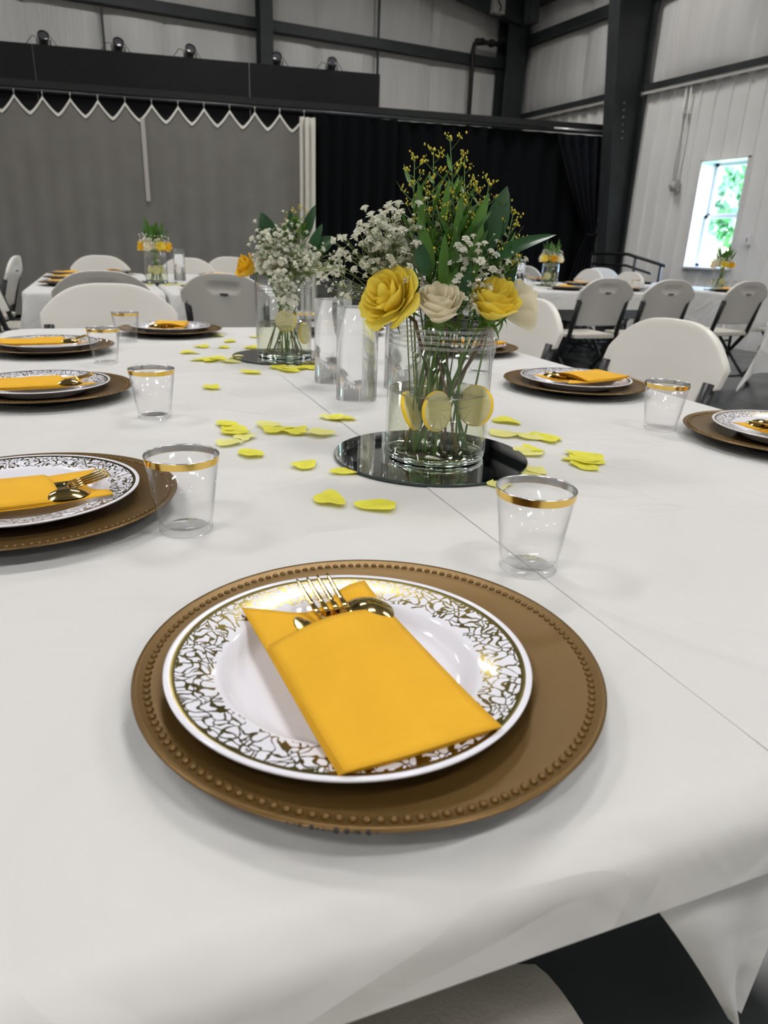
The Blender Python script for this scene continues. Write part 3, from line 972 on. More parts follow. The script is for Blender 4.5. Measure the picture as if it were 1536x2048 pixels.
# right back table
chair(3.55, 4.85, 0, 'left of the two folding chairs with their backs to the camera on the right')
chair(4.10, 4.80, 0, 'right of the two folding chairs with their backs to the camera on the right')
chair(3.30, 7.95, 180, 'far folding chair behind the right bouquet, facing the camera')
chair(3.92, 7.98, 180, 'far folding chair next to the blue-lit one before the black drape')
chair(4.86, 6.3, 90, 'folding chair on the window side of the right table, nearer one')
chair(4.88, 7.0, 90, 'folding chair on the window side of the right table, farther one')
chair(5.0, 7.85, -70, 'folding chair turned side-on below the handrail')
# window table
chair(5.00, 4.92, 4, 'folding chair seen from behind in front of the window table')
chair(5.85, 4.85, -8, 'folding chair cut by the right picture edge near the window table')
chair(5.75, 7.42, 170, 'folding chair behind the window table by the handrail')
chair(3.30, 2.42, -50, 'folding chair at the near right table just outside the picture')

folding_table(-.04, 5.62, .74, 2.3, 0, 'left half of the folding tables in the left background', 'folding tables')
folding_table(.74, 5.62, .74, 2.3, 0, 'right half of the folding tables in the left background', 'folding tables')
tablecloth(-.04, 5.62, .77, 2.36, .30, .20, 0, 'white cloth on the left half of the left background table', 'white tablecloths', seed=3)
tablecloth(.74, 5.62, .77, 2.36, .26, .26, 0, 'white cloth on the right half of the left background table', 'white tablecloths', seed=4)
folding_table(3.40, 6.28, .74, 2.3, 0, 'left half of the folding tables in the right background', 'folding tables')
folding_table(4.18, 6.28, .74, 2.3, 0, 'right half of the folding tables in the right background', 'folding tables')
tablecloth(3.40, 6.28, .77, 2.36, .26, .14, 0, 'white cloth on the left half of the right background table', 'white tablecloths', seed=5)
tablecloth(4.18, 6.28, .77, 2.36, .26, .14, 0, 'white cloth on the right half of the right background table', 'white tablecloths', seed=6)
folding_table(5.72, 6.08, .74, 1.8, 0, 'folding table standing before the window', 'folding tables')
tablecloth(5.72, 6.08, .77, 1.86, .34, .34, 0, 'white cloth hanging long on the table before the window', 'white tablecloths', seed=7, flare=.3)
folding_table(4.16, 3.12, .74, 1.8, R(-50), 'folding table at the right picture edge', 'folding tables')
tablecloth(4.16, 3.12, .77, 1.86, .25, .25, R(-50), 'white cloth corner hanging in at the right picture edge', 'white tablecloths', seed=8)

# ------------------------------------------------------------------ place settings
def charger_meshes():
    top = [(0, .0055), (.104, .0055), (.110, .0075), (.118, .0128), (.124, .0138), (.151, .0165), (.155, .0176), (.1615, .0176), (.1645, .0196), (.1675, .0198), (.1683, .0186)]
    under = [(.1683, .0186), (.1672, .0176), (.150, .0148), (.122, .0118), (.112, .005), (.106, .0004), (.098, .0004), (.094, .0022), (0, .0022)]
    return MB().lathe(top, 128).mesh('charger_top', M['charger_gold']), MB().lathe(under, 96).mesh('charger_under', M['charger_under'])
CH_T, CH_U = charger_meshes()
bead_me = MB().ball((0, 0, 0), .0026, 10, 6, .75).mesh('bead', M['charger_gold'])
NB = 136; RBD = .1582
bj = MB()
for k in range(NB):
    a = 2 * PI * k / NB
    bj.ball((RBD * math.cos(a), RBD * math.sin(a), .0177), .0026, 6, 4, .75)
BEADS = bj.mesh('beads', M['charger_gold'])
chip_rng = random.Random(4)

def charger(tx, ty, rz, label, group, single=False, z=TOP):
    e = empty('charger_plate', tw(tx, ty, z + .0006), TROT + rz, label, 'charger', group)
    obj('dish', CH_T, e)
    tag(obj('underside', CH_U, e), 'dark underside of the charger')
    if single:
        for k in range(NB):
            a = 2 * PI * k / NB
            obj('bead', bead_me, e, (RBD * math.cos(a), RBD * math.sin(a), .0177))
        # chipped paint on the near rim
        cm = MB()
        for k in range(13):
            a = R(232 + k * 1.3 + chip_rng.uniform(-.5, .5)); r0 = .1678
            c = Vector((r0 * math.cos(a), r0 * math.sin(a), .0188)); s = chip_rng.uniform(.0008, .0021)
            cm.ball(c, s, 6, 4, .7)
        tag(cm.build('paint_chips', M['chip'], e), kind='stuff')
    else:
        tag(obj('bead_ring', BEADS, e), kind='stuff')
    return e

pl_prof = [(0, .0040), (.074, .0040), (.080, .0046), (.0855, .0085), (.090, .0148), (.094, .0172), (.122, .0218), (.1275, .0232), (.1288, .0228), (.1284, .0212),
           (.122, .0198), (.095, .0150), (.0905, .012), (.084, .004), (.078, .0006), (.070, .0006), (.066, .0022), (0, .0022)]
PLATE = MB().lathe(pl_prof, 128).mesh('dinner_plate', M['plate'])
def plate(tx, ty, rz, label, group, z=TOP):
    o = obj('dinner_plate', PLATE, None, tw(tx, ty, z + .0062), (0, 0, TROT + rz))
    return tag(o, label, 'plate', group)

# napkin: local +y towards the open end, origin at the plate centre height
NW, NL = .105, .205
def napkin_parts(seed):
    rr = random.Random(seed)
    out = []
    y0, y1, yp = -NL / 2, NL / 2, .048
    def sag(x, y):
        # a flat pack resting on the rim at its low end and in the well elsewhere
        t = max(0, min(1, (-y - .055) / .05))
        return .0015 * t * t
    bulge = lambda x, y: .0085 * max(0, 1 - ((x - .010) / (.042 if x > .01 else .062)) ** 2) * max(0, min(1, (y + .07) / .06))
    def back(u, v):
        x = (u - .5) * NW; y = y0 + NL * v
        t = max(0, (y - .03) / (y1 - .03))
        z = .004 + sag(x, y) + .006 * t * (abs(u - .45) * 1.6) ** 1.5 + .002 * t * math.sin(9 * u)
        # top edge is cut in a shallow wave
        yy = y + t * (.004 * (u - .15) ** 2 * 2 - .018 * math.sin(PI * min(1, u * 1.25)))
        return (x + .004 * t * (u - .5), yy, z)
    def slab(fn, th, nu, nv):
        mb = MB(); mb.grid(lambda u, v: fn(u, v), nu, nv)
        mb.grid(lambda u, v: (lambda p: (p[0], p[1], p[2] - th))(fn(u, v)), nu, nv)
        N = nu * nv; F1 = (nu - 1) * (nv - 1)
        mb.f = [f if i < F1 else tuple(reversed(f)) for i, f in enumerate(mb.f)]
        rim = list(range(nu)) + [j * nu + nu - 1 for j in range(1, nv)] + [(nv - 1) * nu + i for i in range(nu - 2, -1, -1)] + [j * nu for j in range(nv - 2, 0, -1)]
        for a, b in zip(rim, rim[1:] + rim[:1]): mb.f.append((b, a, a + N, b + N))
        return mb
    out.append(('back_fold', slab(back, .0012, 15, 25)))
    for k in range(3):
        dz = .0014 * (k + 1) + .0042
        dx = .0007 * (k - 1) * (-1) ** k
        def lay(u, v, k=k, dz=dz, dx=dx):
            x = (u - .5) * (NW - .0006 * k); yt = yp - .002 * (2 - k) + .016 * (u - .5)
            y = y0 - .0012 * k + (yt - y0 + .0012 * k) * v
            b = bulge(x, y) * (.5 + .25 * k)
            return (x + dx, y, dz + sag(x, y) + b + .0006 * math.sin(7 * u + 3 * v + k))
        out.append(('pocket_fold', slab(lay, .0009, 15, 21)))
    return [(n, m.mesh(n, M['napkin'])) for n, m in out]
NAP = napkin_parts(1)
def napkin(tx, ty, rz, label, group, z=TOP + .0225):
    e = empty('napkin', tw(tx, ty, z), TROT + rz, label, 'napkin', group)
    for n, m in NAP: obj(n, m, e)
    return e

# cutlery in napkin space; +y out of the pocket
def strip(path, th):
    """path: (y, halfwidth, z, crown) sections -> solid bar"""
    mb = MB(); n = len(path); m = 9
    V = []
    for (y, w, z, c) in path:
        for k in range(m):
            s = k / (m - 1) * 2 - 1; V.append((s * w, y, z + c * (1 - s * s)))
    for (y, w, z, c) in path:
        for k in range(m):
            s = k / (m - 1) * 2 - 1; V.append((s * w, y, z + c * (1 - s * s) - th))
    N = n * m; Fs = []
    for j in range(n - 1):
        for i in range(m - 1):
            q = (j * m + i, j * m + i + 1, (j + 1) * m + i + 1, (j + 1) * m + i)
            Fs.append(q); Fs.append(tuple(t + N for t in reversed(q)))
    rim = list(range(m)) + [j * m + m - 1 for j in range(1, n)] + [(n - 1) * m + i for i in range(m - 2, -1, -1)] + [j * m for j in range(n - 2, 0, -1)]
    for a, b in zip(rim, rim[1:] + rim[:1]): Fs.append((b, a, a + N, b + N))
    return mb.add(V, Fs)
def fork_meshes():
    hd = strip([(-.098, .0055, 0, .001), (-.095, .0075, 0, .001), (-.06, .0065, .001, .001), (-.02, .0045, .0015, .001), (.018, .0034, .003, .001), (.028, .0042, .004, .0),
                (.036, .0100, .0038, -.001), (.046, .0125, .0036, -.0015), (.056, .0126, .0046, -.001)], .0018).mesh('fork_body', M['gold_cut'])
    ti = strip([(.054, .0021, .0046, .0003), (.068, .0020, .0072, .0003), (.082, .0017, .0108, .0002), (.092, .0012, .0138, .0002), (.0965, .0005, .0150, .0)], .0017).mesh('tine', M['gold_cut'])
    return hd, ti
FK_H, FK_T = fork_meshes()
def spoon_mesh():
    mb = strip([(-.098, .0055, 0, .001), (-.06, .0065, 0, .001), (0, .004, .001, .001), (.026, .0035, .002, .0008), (.033, .0050, .002, .0002)], .0018)
    def bowl(u, v, off):
        a = u * 2 * PI; r = v
        x = .0205 * r * math.cos(a); y = .055 + (.027 if math.sin(a) > 0 else .024) * r * math.sin(a)
        return (x, y, .0030 + .0075 * (1 - r * r) - off)
    mb.grid(lambda u, v: bowl(u, v, 0), 28, 9, True); mb.grid(lambda u, v: bowl(u, v, .0014), 28, 9, True)
    return mb.mesh('spoon_body', M['gold_cut'])
def knife_mesh():
    return strip([(-.095, .006, 0, .0008), (-.06, .0068, 0, .0008), (-.01, .0055, 0, .0008), (.002, .0065, 0, .0003), (.03, .0088, .0, .0003), (.055, .0086, 0, .0003),
                  (.070, .0068, 0, .0003), (.078, .0035, 0, .0002), (.081, .0008, 0, 0)], .0014).mesh('knife_body', M['gold_cut'])
SP, KN = spoon_mesh(), knife_mesh()
def cutlery(tx, ty, rz, where, z=TOP + .0225):
    q = tw(tx, ty, z); a = TROT + rz
    ca, sa = math.cos(a), math.sin(a)
    def at(x, y, zz): return (q.x + x * ca - y * sa, q.y + x * sa + y * ca, q.z + zz)
    f = empty('fork', at(.012, .013, .0068), a + R(3), 'gold fork with four tines ' + where, 'fork', 'gold forks')
    obj('handle', FK_H, f)
    for k in range(4): obj('tine', FK_T, f, ((k - 1.5) * .0070, 0, 0), (0, 0, R(-1.2 * (k - 1.5))))
    tag(obj('spoon', SP, None, at(.033, .004, .0050), (0, R(-4), a - R(3))), 'gold spoon ' + where, 'spoon', 'gold spoons')
    tag(obj('knife', KN, None, at(-.006, -.004, .0056), (0, 0, a + R(9))), 'gold knife ' + where, 'knife', 'gold knives')

# tumbler with a gilded rim
cup_o = [(0, .0032), (.020, .0030), (.0255, .0035), (.0282, .0058), (.0290, .010), (.0395, .0860)]
CUP = MB().lathe([(0, .0065), (.024, .0065), (.0272, .009), (.0283, .013), (.0386, .0860), (.0395, .0862), (.0295, .013), (.0290, .0012), (.0283, 0), (.0272, .0008), (.024, .0030), (0, .0032)], 72).mesh('tumbler_wall', M['cup'])
BAND = MB().lathe([(.0389, .0785), (.03985, .0862)], 72).mesh('gold_band', M['gold'])
BANDI = MB().lathe([(.0376, .0795), (.0385, .0858)], 72).mesh('band_inside', M['silver_in'])
LIP = MB().lathe([(.0384, .0858), (.0386, .0868), (.0395, .0869), (.0399, .0862)], 72).mesh('lip', M['silver_in'])
BASE = MB().lathe([(.0275, .0005), (.0285, .0003), (.0292, .0012), (.0288, .002)], 48).mesh('base_ring', M['cup'])
def tumbler(tx, ty, label, group='gold-rimmed tumblers', z=TOP):
    e = empty('tumbler', tw(tx, ty, z), 0, label, 'tumbler', group)
    obj('wall', CUP, e); obj('gold_band', BAND, e); tag(obj('band_inside', BANDI, e), 'silvery inside of the gold band'); obj('lip', LIP, e); obj('base_ring', BASE, e)
    return e

SET = [  # charger x,y ; plate shift ; napkin shift and turn ; words
    (.160, .421, -.019, -.007, .0, -.028, 4.4, 'at the nearest place setting', True),
    (-.105, .868, -.004, .0, -.03, -.055, -84, 'at the nearest place on the left', False),
    (-.128, 1.545, -.004, .0, -.02, -.045, -86, 'at the second place on the left', False),
    (-.152, 2.150, -.0, .0, -.02, -.03, -84, 'at the third place on the left', False),
    (.200, 2.520, -.0, .0, -.01, -.03, 168, 'at the far end of the front table', False),
    (1.025, 1.400, .0, .0, .03, -.015, 102, 'before the large chair on the right', False),
    (1.105, .885, .012, -.0, .03, -.02, 96, 'at the right picture edge', False),
    (1.040, 2.010, .0, .0, .03, -.02, 98, 'half hidden behind the rose vase', False),
    (.780, 2.500, .0, .0, -.01, -.03, 176, 'at the far end behind the water cylinders', False),
]
for (x, y, px, py, nx, ny, na, w, single) in SET:
    charger(x, y, R(20 * x), 'gold charger with beaded rim ' + w, 'gold chargers on the front table', single)
    plate(x + px, y + py, R(40 + 77 * y), 'white plate with gold lace rim ' + w, 'lace rim plates on the front table')
    X, Y = x + px + nx * .5, y + py + ny * .4
    if single: X, Y = .1415, .404
    napkin(X, Y, R(na), 'folded yellow pocket napkin ' + w, 'yellow napkins on the front table')
    cutlery(X, Y, R(na), 'in the napkin ' + w)

for x, y, lab in ((.380, .558, 'clear gold-rimmed tumbler right behind the nearest charger'),
                  (.062, .757, 'clear gold-rimmed tumbler beside the nearest left charger'),
                  (.066, 1.310, 'clear gold-rimmed tumbler beside the second charger on the left'),
                  (-.010, 1.930, 'clear gold-rimmed tumbler between the second and third left chargers, far'),
                  (.055, 2.330, 'small far gold-rimmed tumbler before the end chair'),
                  (.950, 1.020, 'clear gold-rimmed tumbler between the two right chargers'),
                  (.900, 1.640, 'gold-rimmed tumbler seen right behind the rose vase'),
                  (.62, 2.36, 'gold-rimmed tumbler hidden behind the water cylinders')):
    tumbler(x, y, lab)

# settings on the background tables: a charger with a napkin, small in the picture
def far_setting(tx, ty, rz, w):
    charger(tx, ty, 0, 'small gold charger ' + w, 'chargers on the background tables')
    plate(tx, ty, 0, 'small white plate ' + w, 'plates on the background tables')
    napkin(tx, ty, R(rz), 'small yellow napkin ' + w, 'napkins on the background tables')
for a in ((-.20, 4.98, -85, 'on the left table, nearest of the left row'), (-.21, 5.55, -85, 'on the left table, middle of the left row'), (-.22, 6.12, -85, 'on the left table, farthest of the left row'),
          (.62, 4.75, 5, 'on the left table, at its right front end'), (.90, 5.25, 95, 'on the left table, nearest of the right row'), (.91, 5.85, 95, 'on the left table, second of the right row'),
          (.92, 6.35, 95, 'on the left table, last of the right row'), (.1, 6.55, 178, 'on the left table, before the far end chair'),
          (3.70, 5.35, 3, 'on the right table behind the left chair back'), (4.34, 5.36, 3, 'on the right table behind the right chair back'),
          (3.24, 5.9, -88, 'on the right table, left row'), (4.36, 6.1, 92, 'on the right table, window row'), (4.36, 6.75, 92, 'on the right table, window row far'),
          (5.55, 5.4, 2, 'on the window table, near end'), (5.6, 6.7, 178, 'on the window table, far end')):
    far_setting(*a)

# ------------------------------------------------------------------ centrepieces
def frame_to(d):
    d = Vector(d).normalized()
    return d.to_track_quat('Z', 'Y').to_matrix().to_4x4()

def petal_mesh(k, phi0, Rr, rng, closed):
    j = [rng.uniform(-1, 1) for _ in range(5)]
    op = k * closed
    ln = 1 + .08 * j[0]
    def fn(u, v):
        s = u * 2 - 1
        t = v * (1 - .20 * s * s)
        rho = Rr * (.10 + (.20 + .80 * op) * math.sin(t * PI / 2) ** (1.0 - .2 * op))
        z = Rr * (-.55 + (1.50 - .55 * op) * t * ln - .50 * op * op * t ** 3.5)
        rho += Rr * .10 * op * t ** 4 + Rr * .05 * op * abs(s) ** 3 * t
        w = (1.15 - .42 * k) * (.45 + .55 * math.sin(PI * min(1, .15 + .62 * v)))
        rho *= 1 + .05 * j[1] * math.sin(3 * s + j[2] * 3) * t
        z += Rr * .06 * math.sin(4 * s + j[3] * 4) * t * t * (.4 + op)
        ph = phi0 + s * w
        return (rho * math.cos(ph), rho * math.sin(ph), z)
    return MB().grid(fn, 9, 8)

def rose(P, d, Rr, m, label, group, seed, foot, closed=1.0, n=19, stem_m='stem', z=TOP):
    rng = random.Random(seed)
    root = tw(foot[0], foot[1], z + foot[2])
    head = tw(P[0], P[1], z + P[2])
    dw = (tw(P[0] + d[0], P[1] + d[1], 0) - tw(P[0], P[1], 0)); dw.z = d[2]
    e = empty('rose', root, 0, label, 'rose', group)
    Mx = Matrix.Translation(head - root) @ frame_to(dw)
    for i in range(n):
        k = i / (n - 1)
        petal_mesh(k ** .9, i * 2.399 + rng.uniform(-.2, .2), Rr * (.80 + .20 * k), rng, closed).xf(Mx).build('petal', m, e)
    cal = MB().ball((0, 0, -Rr * .62), Rr * .24, 10, 8, .9).xf(Mx).build('calyx', M['stem'], e)
    for q in range(5):
        a = q * 2 * PI / 5 + rng.uniform(-.2, .2)
        def sep(u, v):
            s = (u * 2 - 1) * .16 * (1 - v) ** .7
            r = Rr * (.2 + .55 * v); zz = Rr * (-.62 + .05 * v - .35 * v * v * rng.choice((1,)))
            return (r * math.cos(a + s / max(.2, v + .3)), r * math.sin(a + s / max(.2, v + .3)), zz)
        MB().grid(sep, 4, 6).xf(Mx).build('sepal', M['leaf'], e)
    b = Mx @ Vector((0, 0, -Rr * .7)); ax = (Mx.to_3x3() @ Vector((0, 0, -1)))
    mid = b + ax * .035; mid.z = min(mid.z, b.z - .01)
    low = Vector((0, 0, 0)); q = (mid + low) / 2 + Vector((rng.uniform(-.006, .006), rng.uniform(-.006, .006), 0))
    MB().tube([b, mid, q, low], [.0026, .0028, .0028, .0027], 7).build('stem', M[stem_m], e)
    return e

FLOR = []
for sd in range(3):
    rr = random.Random(50 + sd); mb = MB()
    for lay in range(3):
        for k in range(6):
            a = k * PI / 3 + lay * .5 + rr.uniform(-.2, .2); el = (.25, .75, 1.25)[lay] + rr.uniform(-.15, .15)
            d = Vector((math.cos(a) * math.cos(el), math.sin(a) * math.cos(el), math.sin(el))); sd_ = Vector((-math.sin(a), math.cos(a), 0)); up = d.cross(sd_)
            L = 1.0 - .12 * lay
            mb.add([d * .15, d * L * .75 + sd_ * .38 + up * .1, d * L + sd_ * .1 - up * .05, d * L * .9 - sd_ * .12 + up * .15, d * L * .75 - sd_ * .38 + up * .1], [(0, 1, 2, 3, 4)])
    mb.octa((0, 0, -.15), .35, 1.4)
    FLOR.append(mb.mesh('floret', M['bb']))

def breath(foot, hub, clouds, n, label, group, seed, size=.0052, single=True, z=TOP, thin=.00045):
    """baby's breath: a stem to the hub, forking twigs, a white floret on each tip"""
    rng = random.Random(seed)
    root = tw(foot[0], foot[1], z + foot[2])
    L = lambda p: tw(p[0], p[1], z + p[2]) - root
    e = empty('babys_breath', root, 0, label, 'flower sprig', group)
    st = MB(); h = L(hub)
    st.tube([Vector((0, 0, 0)), h * .5 + Vector((rng.uniform(-.004, .004), rng.uniform(-.004, .004), 0)), h], [.0013, .0012, .001], 5)
    fl = MB(); spots = []
    nodes = []
    for (C, rad, wgt) in clouds:
        c = L(C)
        for k in range(max(2, int(n * wgt / 7))):
            nd = h.lerp(c, rng.uniform(.35, .9)) + Vector((rng.gauss(0, rad[0] * .5), rng.gauss(0, rad[1] * .5), rng.gauss(0, rad[2] * .4)))
            md = h.lerp(nd, .5) + Vector((rng.gauss(0, .006), rng.gauss(0, .006), rng.gauss(0, .004)))
            st.tube([h, md, nd], [.0008, .0007, .0006], 4, False)
            nodes.append(nd)
            for q in range(7):
                t = c + Vector((rng.gauss(0, rad[0] * .62), rng.gauss(0, rad[1] * .62), rng.gauss(0, rad[2] * .62)))
                t = nd.lerp(t, rng.uniform(.35, 1.0))
                t.z = max(t.z, nd.z - .02)
                mid = nd.lerp(t, .55) + Vector((rng.gauss(0, .003), rng.gauss(0, .003), -.002))
                st.tube([nd, mid, t], [thin, thin, thin * .8], 3, False)
                spots.append((t, (t - nd).normalized()))
    st.build('stems', M['stem_thin'], e)
    mb = MB()
    for (t, d) in spots:
        s = size * rng.choice((.35, .6, .85, 1, 1, 1.15, 1.25))
        q = Vector((d.x, d.y, abs(d.z) + .5)).to_track_quat('Z', 'Y')
        me = rng.choice(FLOR)
        if single:
            o = obj('floret', me, e, t); o.scale = (s, s, s); o.rotation_euler = q.to_euler()
        else:
            mb.add([t + q @ (v.co * s) for v in me.vertices], [tuple(p.vertices) for p in me.polygons])
    if not single:
        tag(mb.build('florets', M['bb'], e, smooth=False), kind='stuff')
    return e

def leaf_mb(base, tip, width, up, bend=.15, fold=.2, n=9):
    base, tip = Vector(base), Vector(tip); ax = tip - base; L = ax.length; d = ax.normalized()
    up = Vector(up); sd = d.cross(up).normalized(); nn = sd.cross(d).normalized()
    def fn(u, v):
        s = u * 2 - 1
        w = width * math.sin(PI * min(1, v ** .8)) ** .75 * (1 - .15 * v)
        return base + d * L * v + sd * s * w * .5 + nn * (bend * L * math.sin(PI * v) * .5 + fold * abs(s) * w * .5)
    return MB().grid(fn, 5, n)

def leafy(foot, tip, leaves, label, group, seed, m='leaf_dark', name='foliage_stem', z=TOP):
    """a stem with broad leaves given as (base, tip, width, facing)"""
    root = tw(foot[0], foot[1], z + foot[2])
    L = lambda p: tw(p[0], p[1], z + p[2]) - root
    e = empty(name, root, 0, label, 'foliage', group)
    t = L(tip)
    MB().tube([(0, 0, 0), t * .55 + Vector((.004, -.003, 0)), t], [.0022, .002, .0012], 6).build('stem', M['stem'], e)
    for (a, b, w, up, bend) in leaves:
        leaf_mb(L(a), L(b), w, up, bend).build('leaf', M[m], e)
    return e

def goldenrod(foot, tip, label, group, seed, leaves=9, spread=.028, buds=26, z=TOP, lw=.011, ll=.05):
    rng = random.Random(seed)
    root = tw(foot[0], foot[1], z + foot[2])
    t = tw(tip[0], tip[1], z + tip[2]) - root
    e = empty('goldenrod', root, 0, label, 'flower sprig', group)
    st = MB()
    bend = Vector((rng.uniform(-.008, .008), rng.uniform(-.008, .008), 0))
    P = lambda s: t * s + bend * math.sin(PI * s)
    st.tube([P(k / 6) for k in range(7)], [.0018, .0018, .0017, .0015, .0012, .0009, .0006], 6)
    b1, b2 = MB(), MB()
    nb = 12
    for k in range(nb):
        s = .70 + .30 * (k + .5) / nb
        a = k * 2.4 + rng.uniform(-.4, .4)
        r = spread * (1.08 - s) / .38 * rng.uniform(.6, 1.2) + .004
        p0 = P(s); p1 = p0 + Vector((math.cos(a) * r, math.sin(a) * r, r * rng.uniform(.5, 1.1)))
        st.tube([p0, p0.lerp(p1, .5) + Vector((0, 0, -.001)), p1], [.0006, .0005, .0004], 4, False)
        for q in range(max(2, buds // nb)):
            c = p0.lerp(p1, rng.uniform(.6, 1.05)) + Vector((rng.gauss(0, .003), rng.gauss(0, .003), abs(rng.gauss(0, .003))))
            (b2 if rng.random() < .15 else b1).octa(c, rng.uniform(.0010, .0019), 1.2)
    for q in range(4): b1.octa(P(1) + Vector((rng.gauss(0, .002), rng.gauss(0, .002), rng.uniform(-.004, .003))), .0019, 1.2)
    st.build('stem', M['stem'], e)
    tag(b1.build('buds', M['bud'], e), kind='stuff'); tag(b2.build('open_buds', M['bud2'], e), kind='stuff')
    for k in range(leaves):
        s = .52 + .40 * k / leaves
        a = k * 2.4 + rng.uniform(-.3, .3); p0 = P(s)
        d = Vector((math.cos(a), math.sin(a), rng.uniform(.7, 1.5))).normalized()
        l = ll * rng.uniform(.6, 1.1) * (1.25 - .5 * s)
        leaf_mb(p0, p0 + d * l, lw * rng.uniform(.7, 1.2), (-math.cos(a) * .5, -math.sin(a) * .5, .8), -.12).build('leaf', M['leaf'], e)
    return e

# ---- glassware
VR, VH = .0762, .196
VASE = MB().lathe([(0, .010), (.066, .010), (.0720, .013), (.0732, .019), (.0732, VH), (.0745, VH + .0012), (.0762, VH), (.0762, .011), (.0745, .006)], 96).mesh('vase_wall', M['vase'])
VFOOT = MB().lathe([(0, .0095), (.068, .0095), (.0735, .0085), (.0752, .006), (.074, .0018), (.070, .0004), (0, .0004)], 96).mesh('vase_base', M['vase_foot'])
def vase(tx, ty, label, level=.10, z=TOP + .0045, rz=0):
    e = empty('glass_vase', tw(tx, ty, z), rz, label, 'vase', 'round glass vases')
    obj('wall', VASE, e); obj('base', VFOOT, e)
    for zz in (.167, .1745, .182, .1895):
        MB().lathe([(.0763, zz), (.0768, zz + .001), (.0768, zz + .003), (.0763, zz + .004)], 96).build('ring', M['frost'], e)
    wa = MB().lathe([(0, .0105), (.066, .0105), (.0715, .0135), (.0728, .020), (.0728, level + .0015), (.0715, level), (0, level)], 96).build('water', M['water'], loc=tw(tx, ty, z))
    MB().torus_ring(.0724, level, .0009).build('meniscus', M['frost'], wa)
    tag(wa, 'water in the ' + label.split(',')[0].replace('clear ', ''), 'water')
    return e
def mirror(tx, ty, label, r=.1485):
    e = empty('round_mirror', tw(tx, ty, TOP + .0006), 0, label, 'mirror', 'round table mirrors')
    MB().lathe([(0, .0036), (r - .0006, .0036)], 128).build('glass_face', M['mirror'], e)
    MB().lathe([(r - .0006, .0036), (r, .003), (r, 0), (0, 0)], 128).build('edge', M['mirror_edge'], e)
    return e
CYLW = MB().lathe([(0, .0), (.0405, .0), (.0425, .002), (.0425, .188), (.0415, .1885), (.040, .1878), (0, .1878)], 72).mesh('cylinder_water', M['water_glass'])
CYLG = MB().lathe([(.0425, .1885), (.0425, .2285), (.0415, .2295), (.0400, .2285), (.0400, .1885)], 72).mesh('cylinder_rim', M['vase'])
def cylinder(tx, ty, label, z=TOP - .003):
    e = empty('water_cylinder', tw(tx, ty, z), 0, label, 'vase', 'water filled glass cylinders')
    obj('filled_glass', CYLW, e); obj('open_rim', CYLG, e)
    return e

def lemon(tx, ty, zz, face, tilt, label, r=.030, z=TOP):
    p = tw(tx, ty, z + zz)
    e = empty('lemon_slice', p, 0, label, 'lemon slice', 'lemon slices in vases')
    e.rotation_euler = (R(90 - tilt), 0, TROT + R(face))
    th = .0032
    MB().lathe([(r - .0016, -th), (r, -th * .7), (r, th * .7), (r - .0016, th)], 40).build('rind', M['rind'], e)
    MB().lathe([(0, -th), (r - .0016, -th), (r - .0016, th), (0, th)], 40, closed=False).build('pith', M['pith'], e)
    for k in range(9):
        a0, a1 = 2 * PI * (k + .07) / 9, 2 * PI * (k + .93) / 9
        mb = MB(); pts = []
        for q in range(5):
            a = a0 + (a1 - a0) * q / 4; pts.append((math.cos(a) * (r - .0042), math.sin(a) * (r - .0042)))
        c = (math.cos((a0 + a1) / 2) * .004, math.sin((a0 + a1) / 2) * .004)
        for s in (-1, 1):
            mb.add([(c[0], c[1], s * (th + .0003))] + [(x, y, s * (th + .0003)) for x, y in pts], [tuple(range(6))])
        mb.build('segment', M['pulp'], e, smooth=False)
    return e

# ---- main bouquet
VX, VY = .454, .950
mirror(.449, .954, 'round mirror tile under the nearest rose vase')
vase(VX, VY, 'clear ribbed-rim glass vase of roses nearest the camera, with lemon slices')
FZ = .017
rose((.364, .935, .236), (-.75, -.35, .50), .044, M['yellow'], 'wide open yellow rose leaning left over the vase rim', 'roses in the front vase', 1, (.475, .962, FZ), 1.0, 27, 'stem_red')
rose((.424, .902, .226), (-.25, -.50, .85), .041, M['cream'], 'cream white rose in the middle of the vase front', 'roses in the front vase', 2, (.440, .99, FZ), .66, 25, 'stem')
rose((.506, .897, .232), (-.02, -.42, .80), .043, M['yellow'], 'cupped yellow rose right of the cream rose', 'roses in the front vase', 3, (.420, .965, FZ), .76, 26, 'stem_red')
rose((.570, .945, .226), (.75, -.05, .40), .043, M['cream'], 'cream white rose drooping at the right behind the yellow one', 'roses in the front vase', 4, (.415, .94, FZ), .95, 22, 'stem')
gtips = [(.453, .961, .442), (.407, .970, .415), (.432, .965, .424), (.472, .950, .412), (.502, .932, .390), (.486, .940, .382), (.424, .960, .372), (.535, .917, .352), (.562, .935, .315), (.455, .945, .372)]
gl = ['tallest goldenrod sprig in the front bouquet', 'goldenrod sprig at the upper left of the front bouquet', 'goldenrod sprig just left of the tallest one',
      'goldenrod sprig just right of the tallest one', 'goldenrod sprig above the broad dark leaves', 'short goldenrod sprig in the middle right of the front bouquet',
      'low goldenrod sprig on the left of the front bouquet', 'goldenrod sprig beside the broad dark leaf', 'lowest goldenrod sprig at the right above the cream rose', 'goldenrod sprig in the leafy centre of the front bouquet']
for k, (t, lab) in enumerate(zip(gtips, gl)):
    a = k * 1.7
    goldenrod((VX + .042 * math.cos(a), VY + .042 * math.sin(a), FZ), t, lab, 'goldenrod in the front vase', 20 + k, leaves=20, buds=90, ll=.050, lw=.0085, spread=.034)
cam_dir = (-.43, -.85, .35)
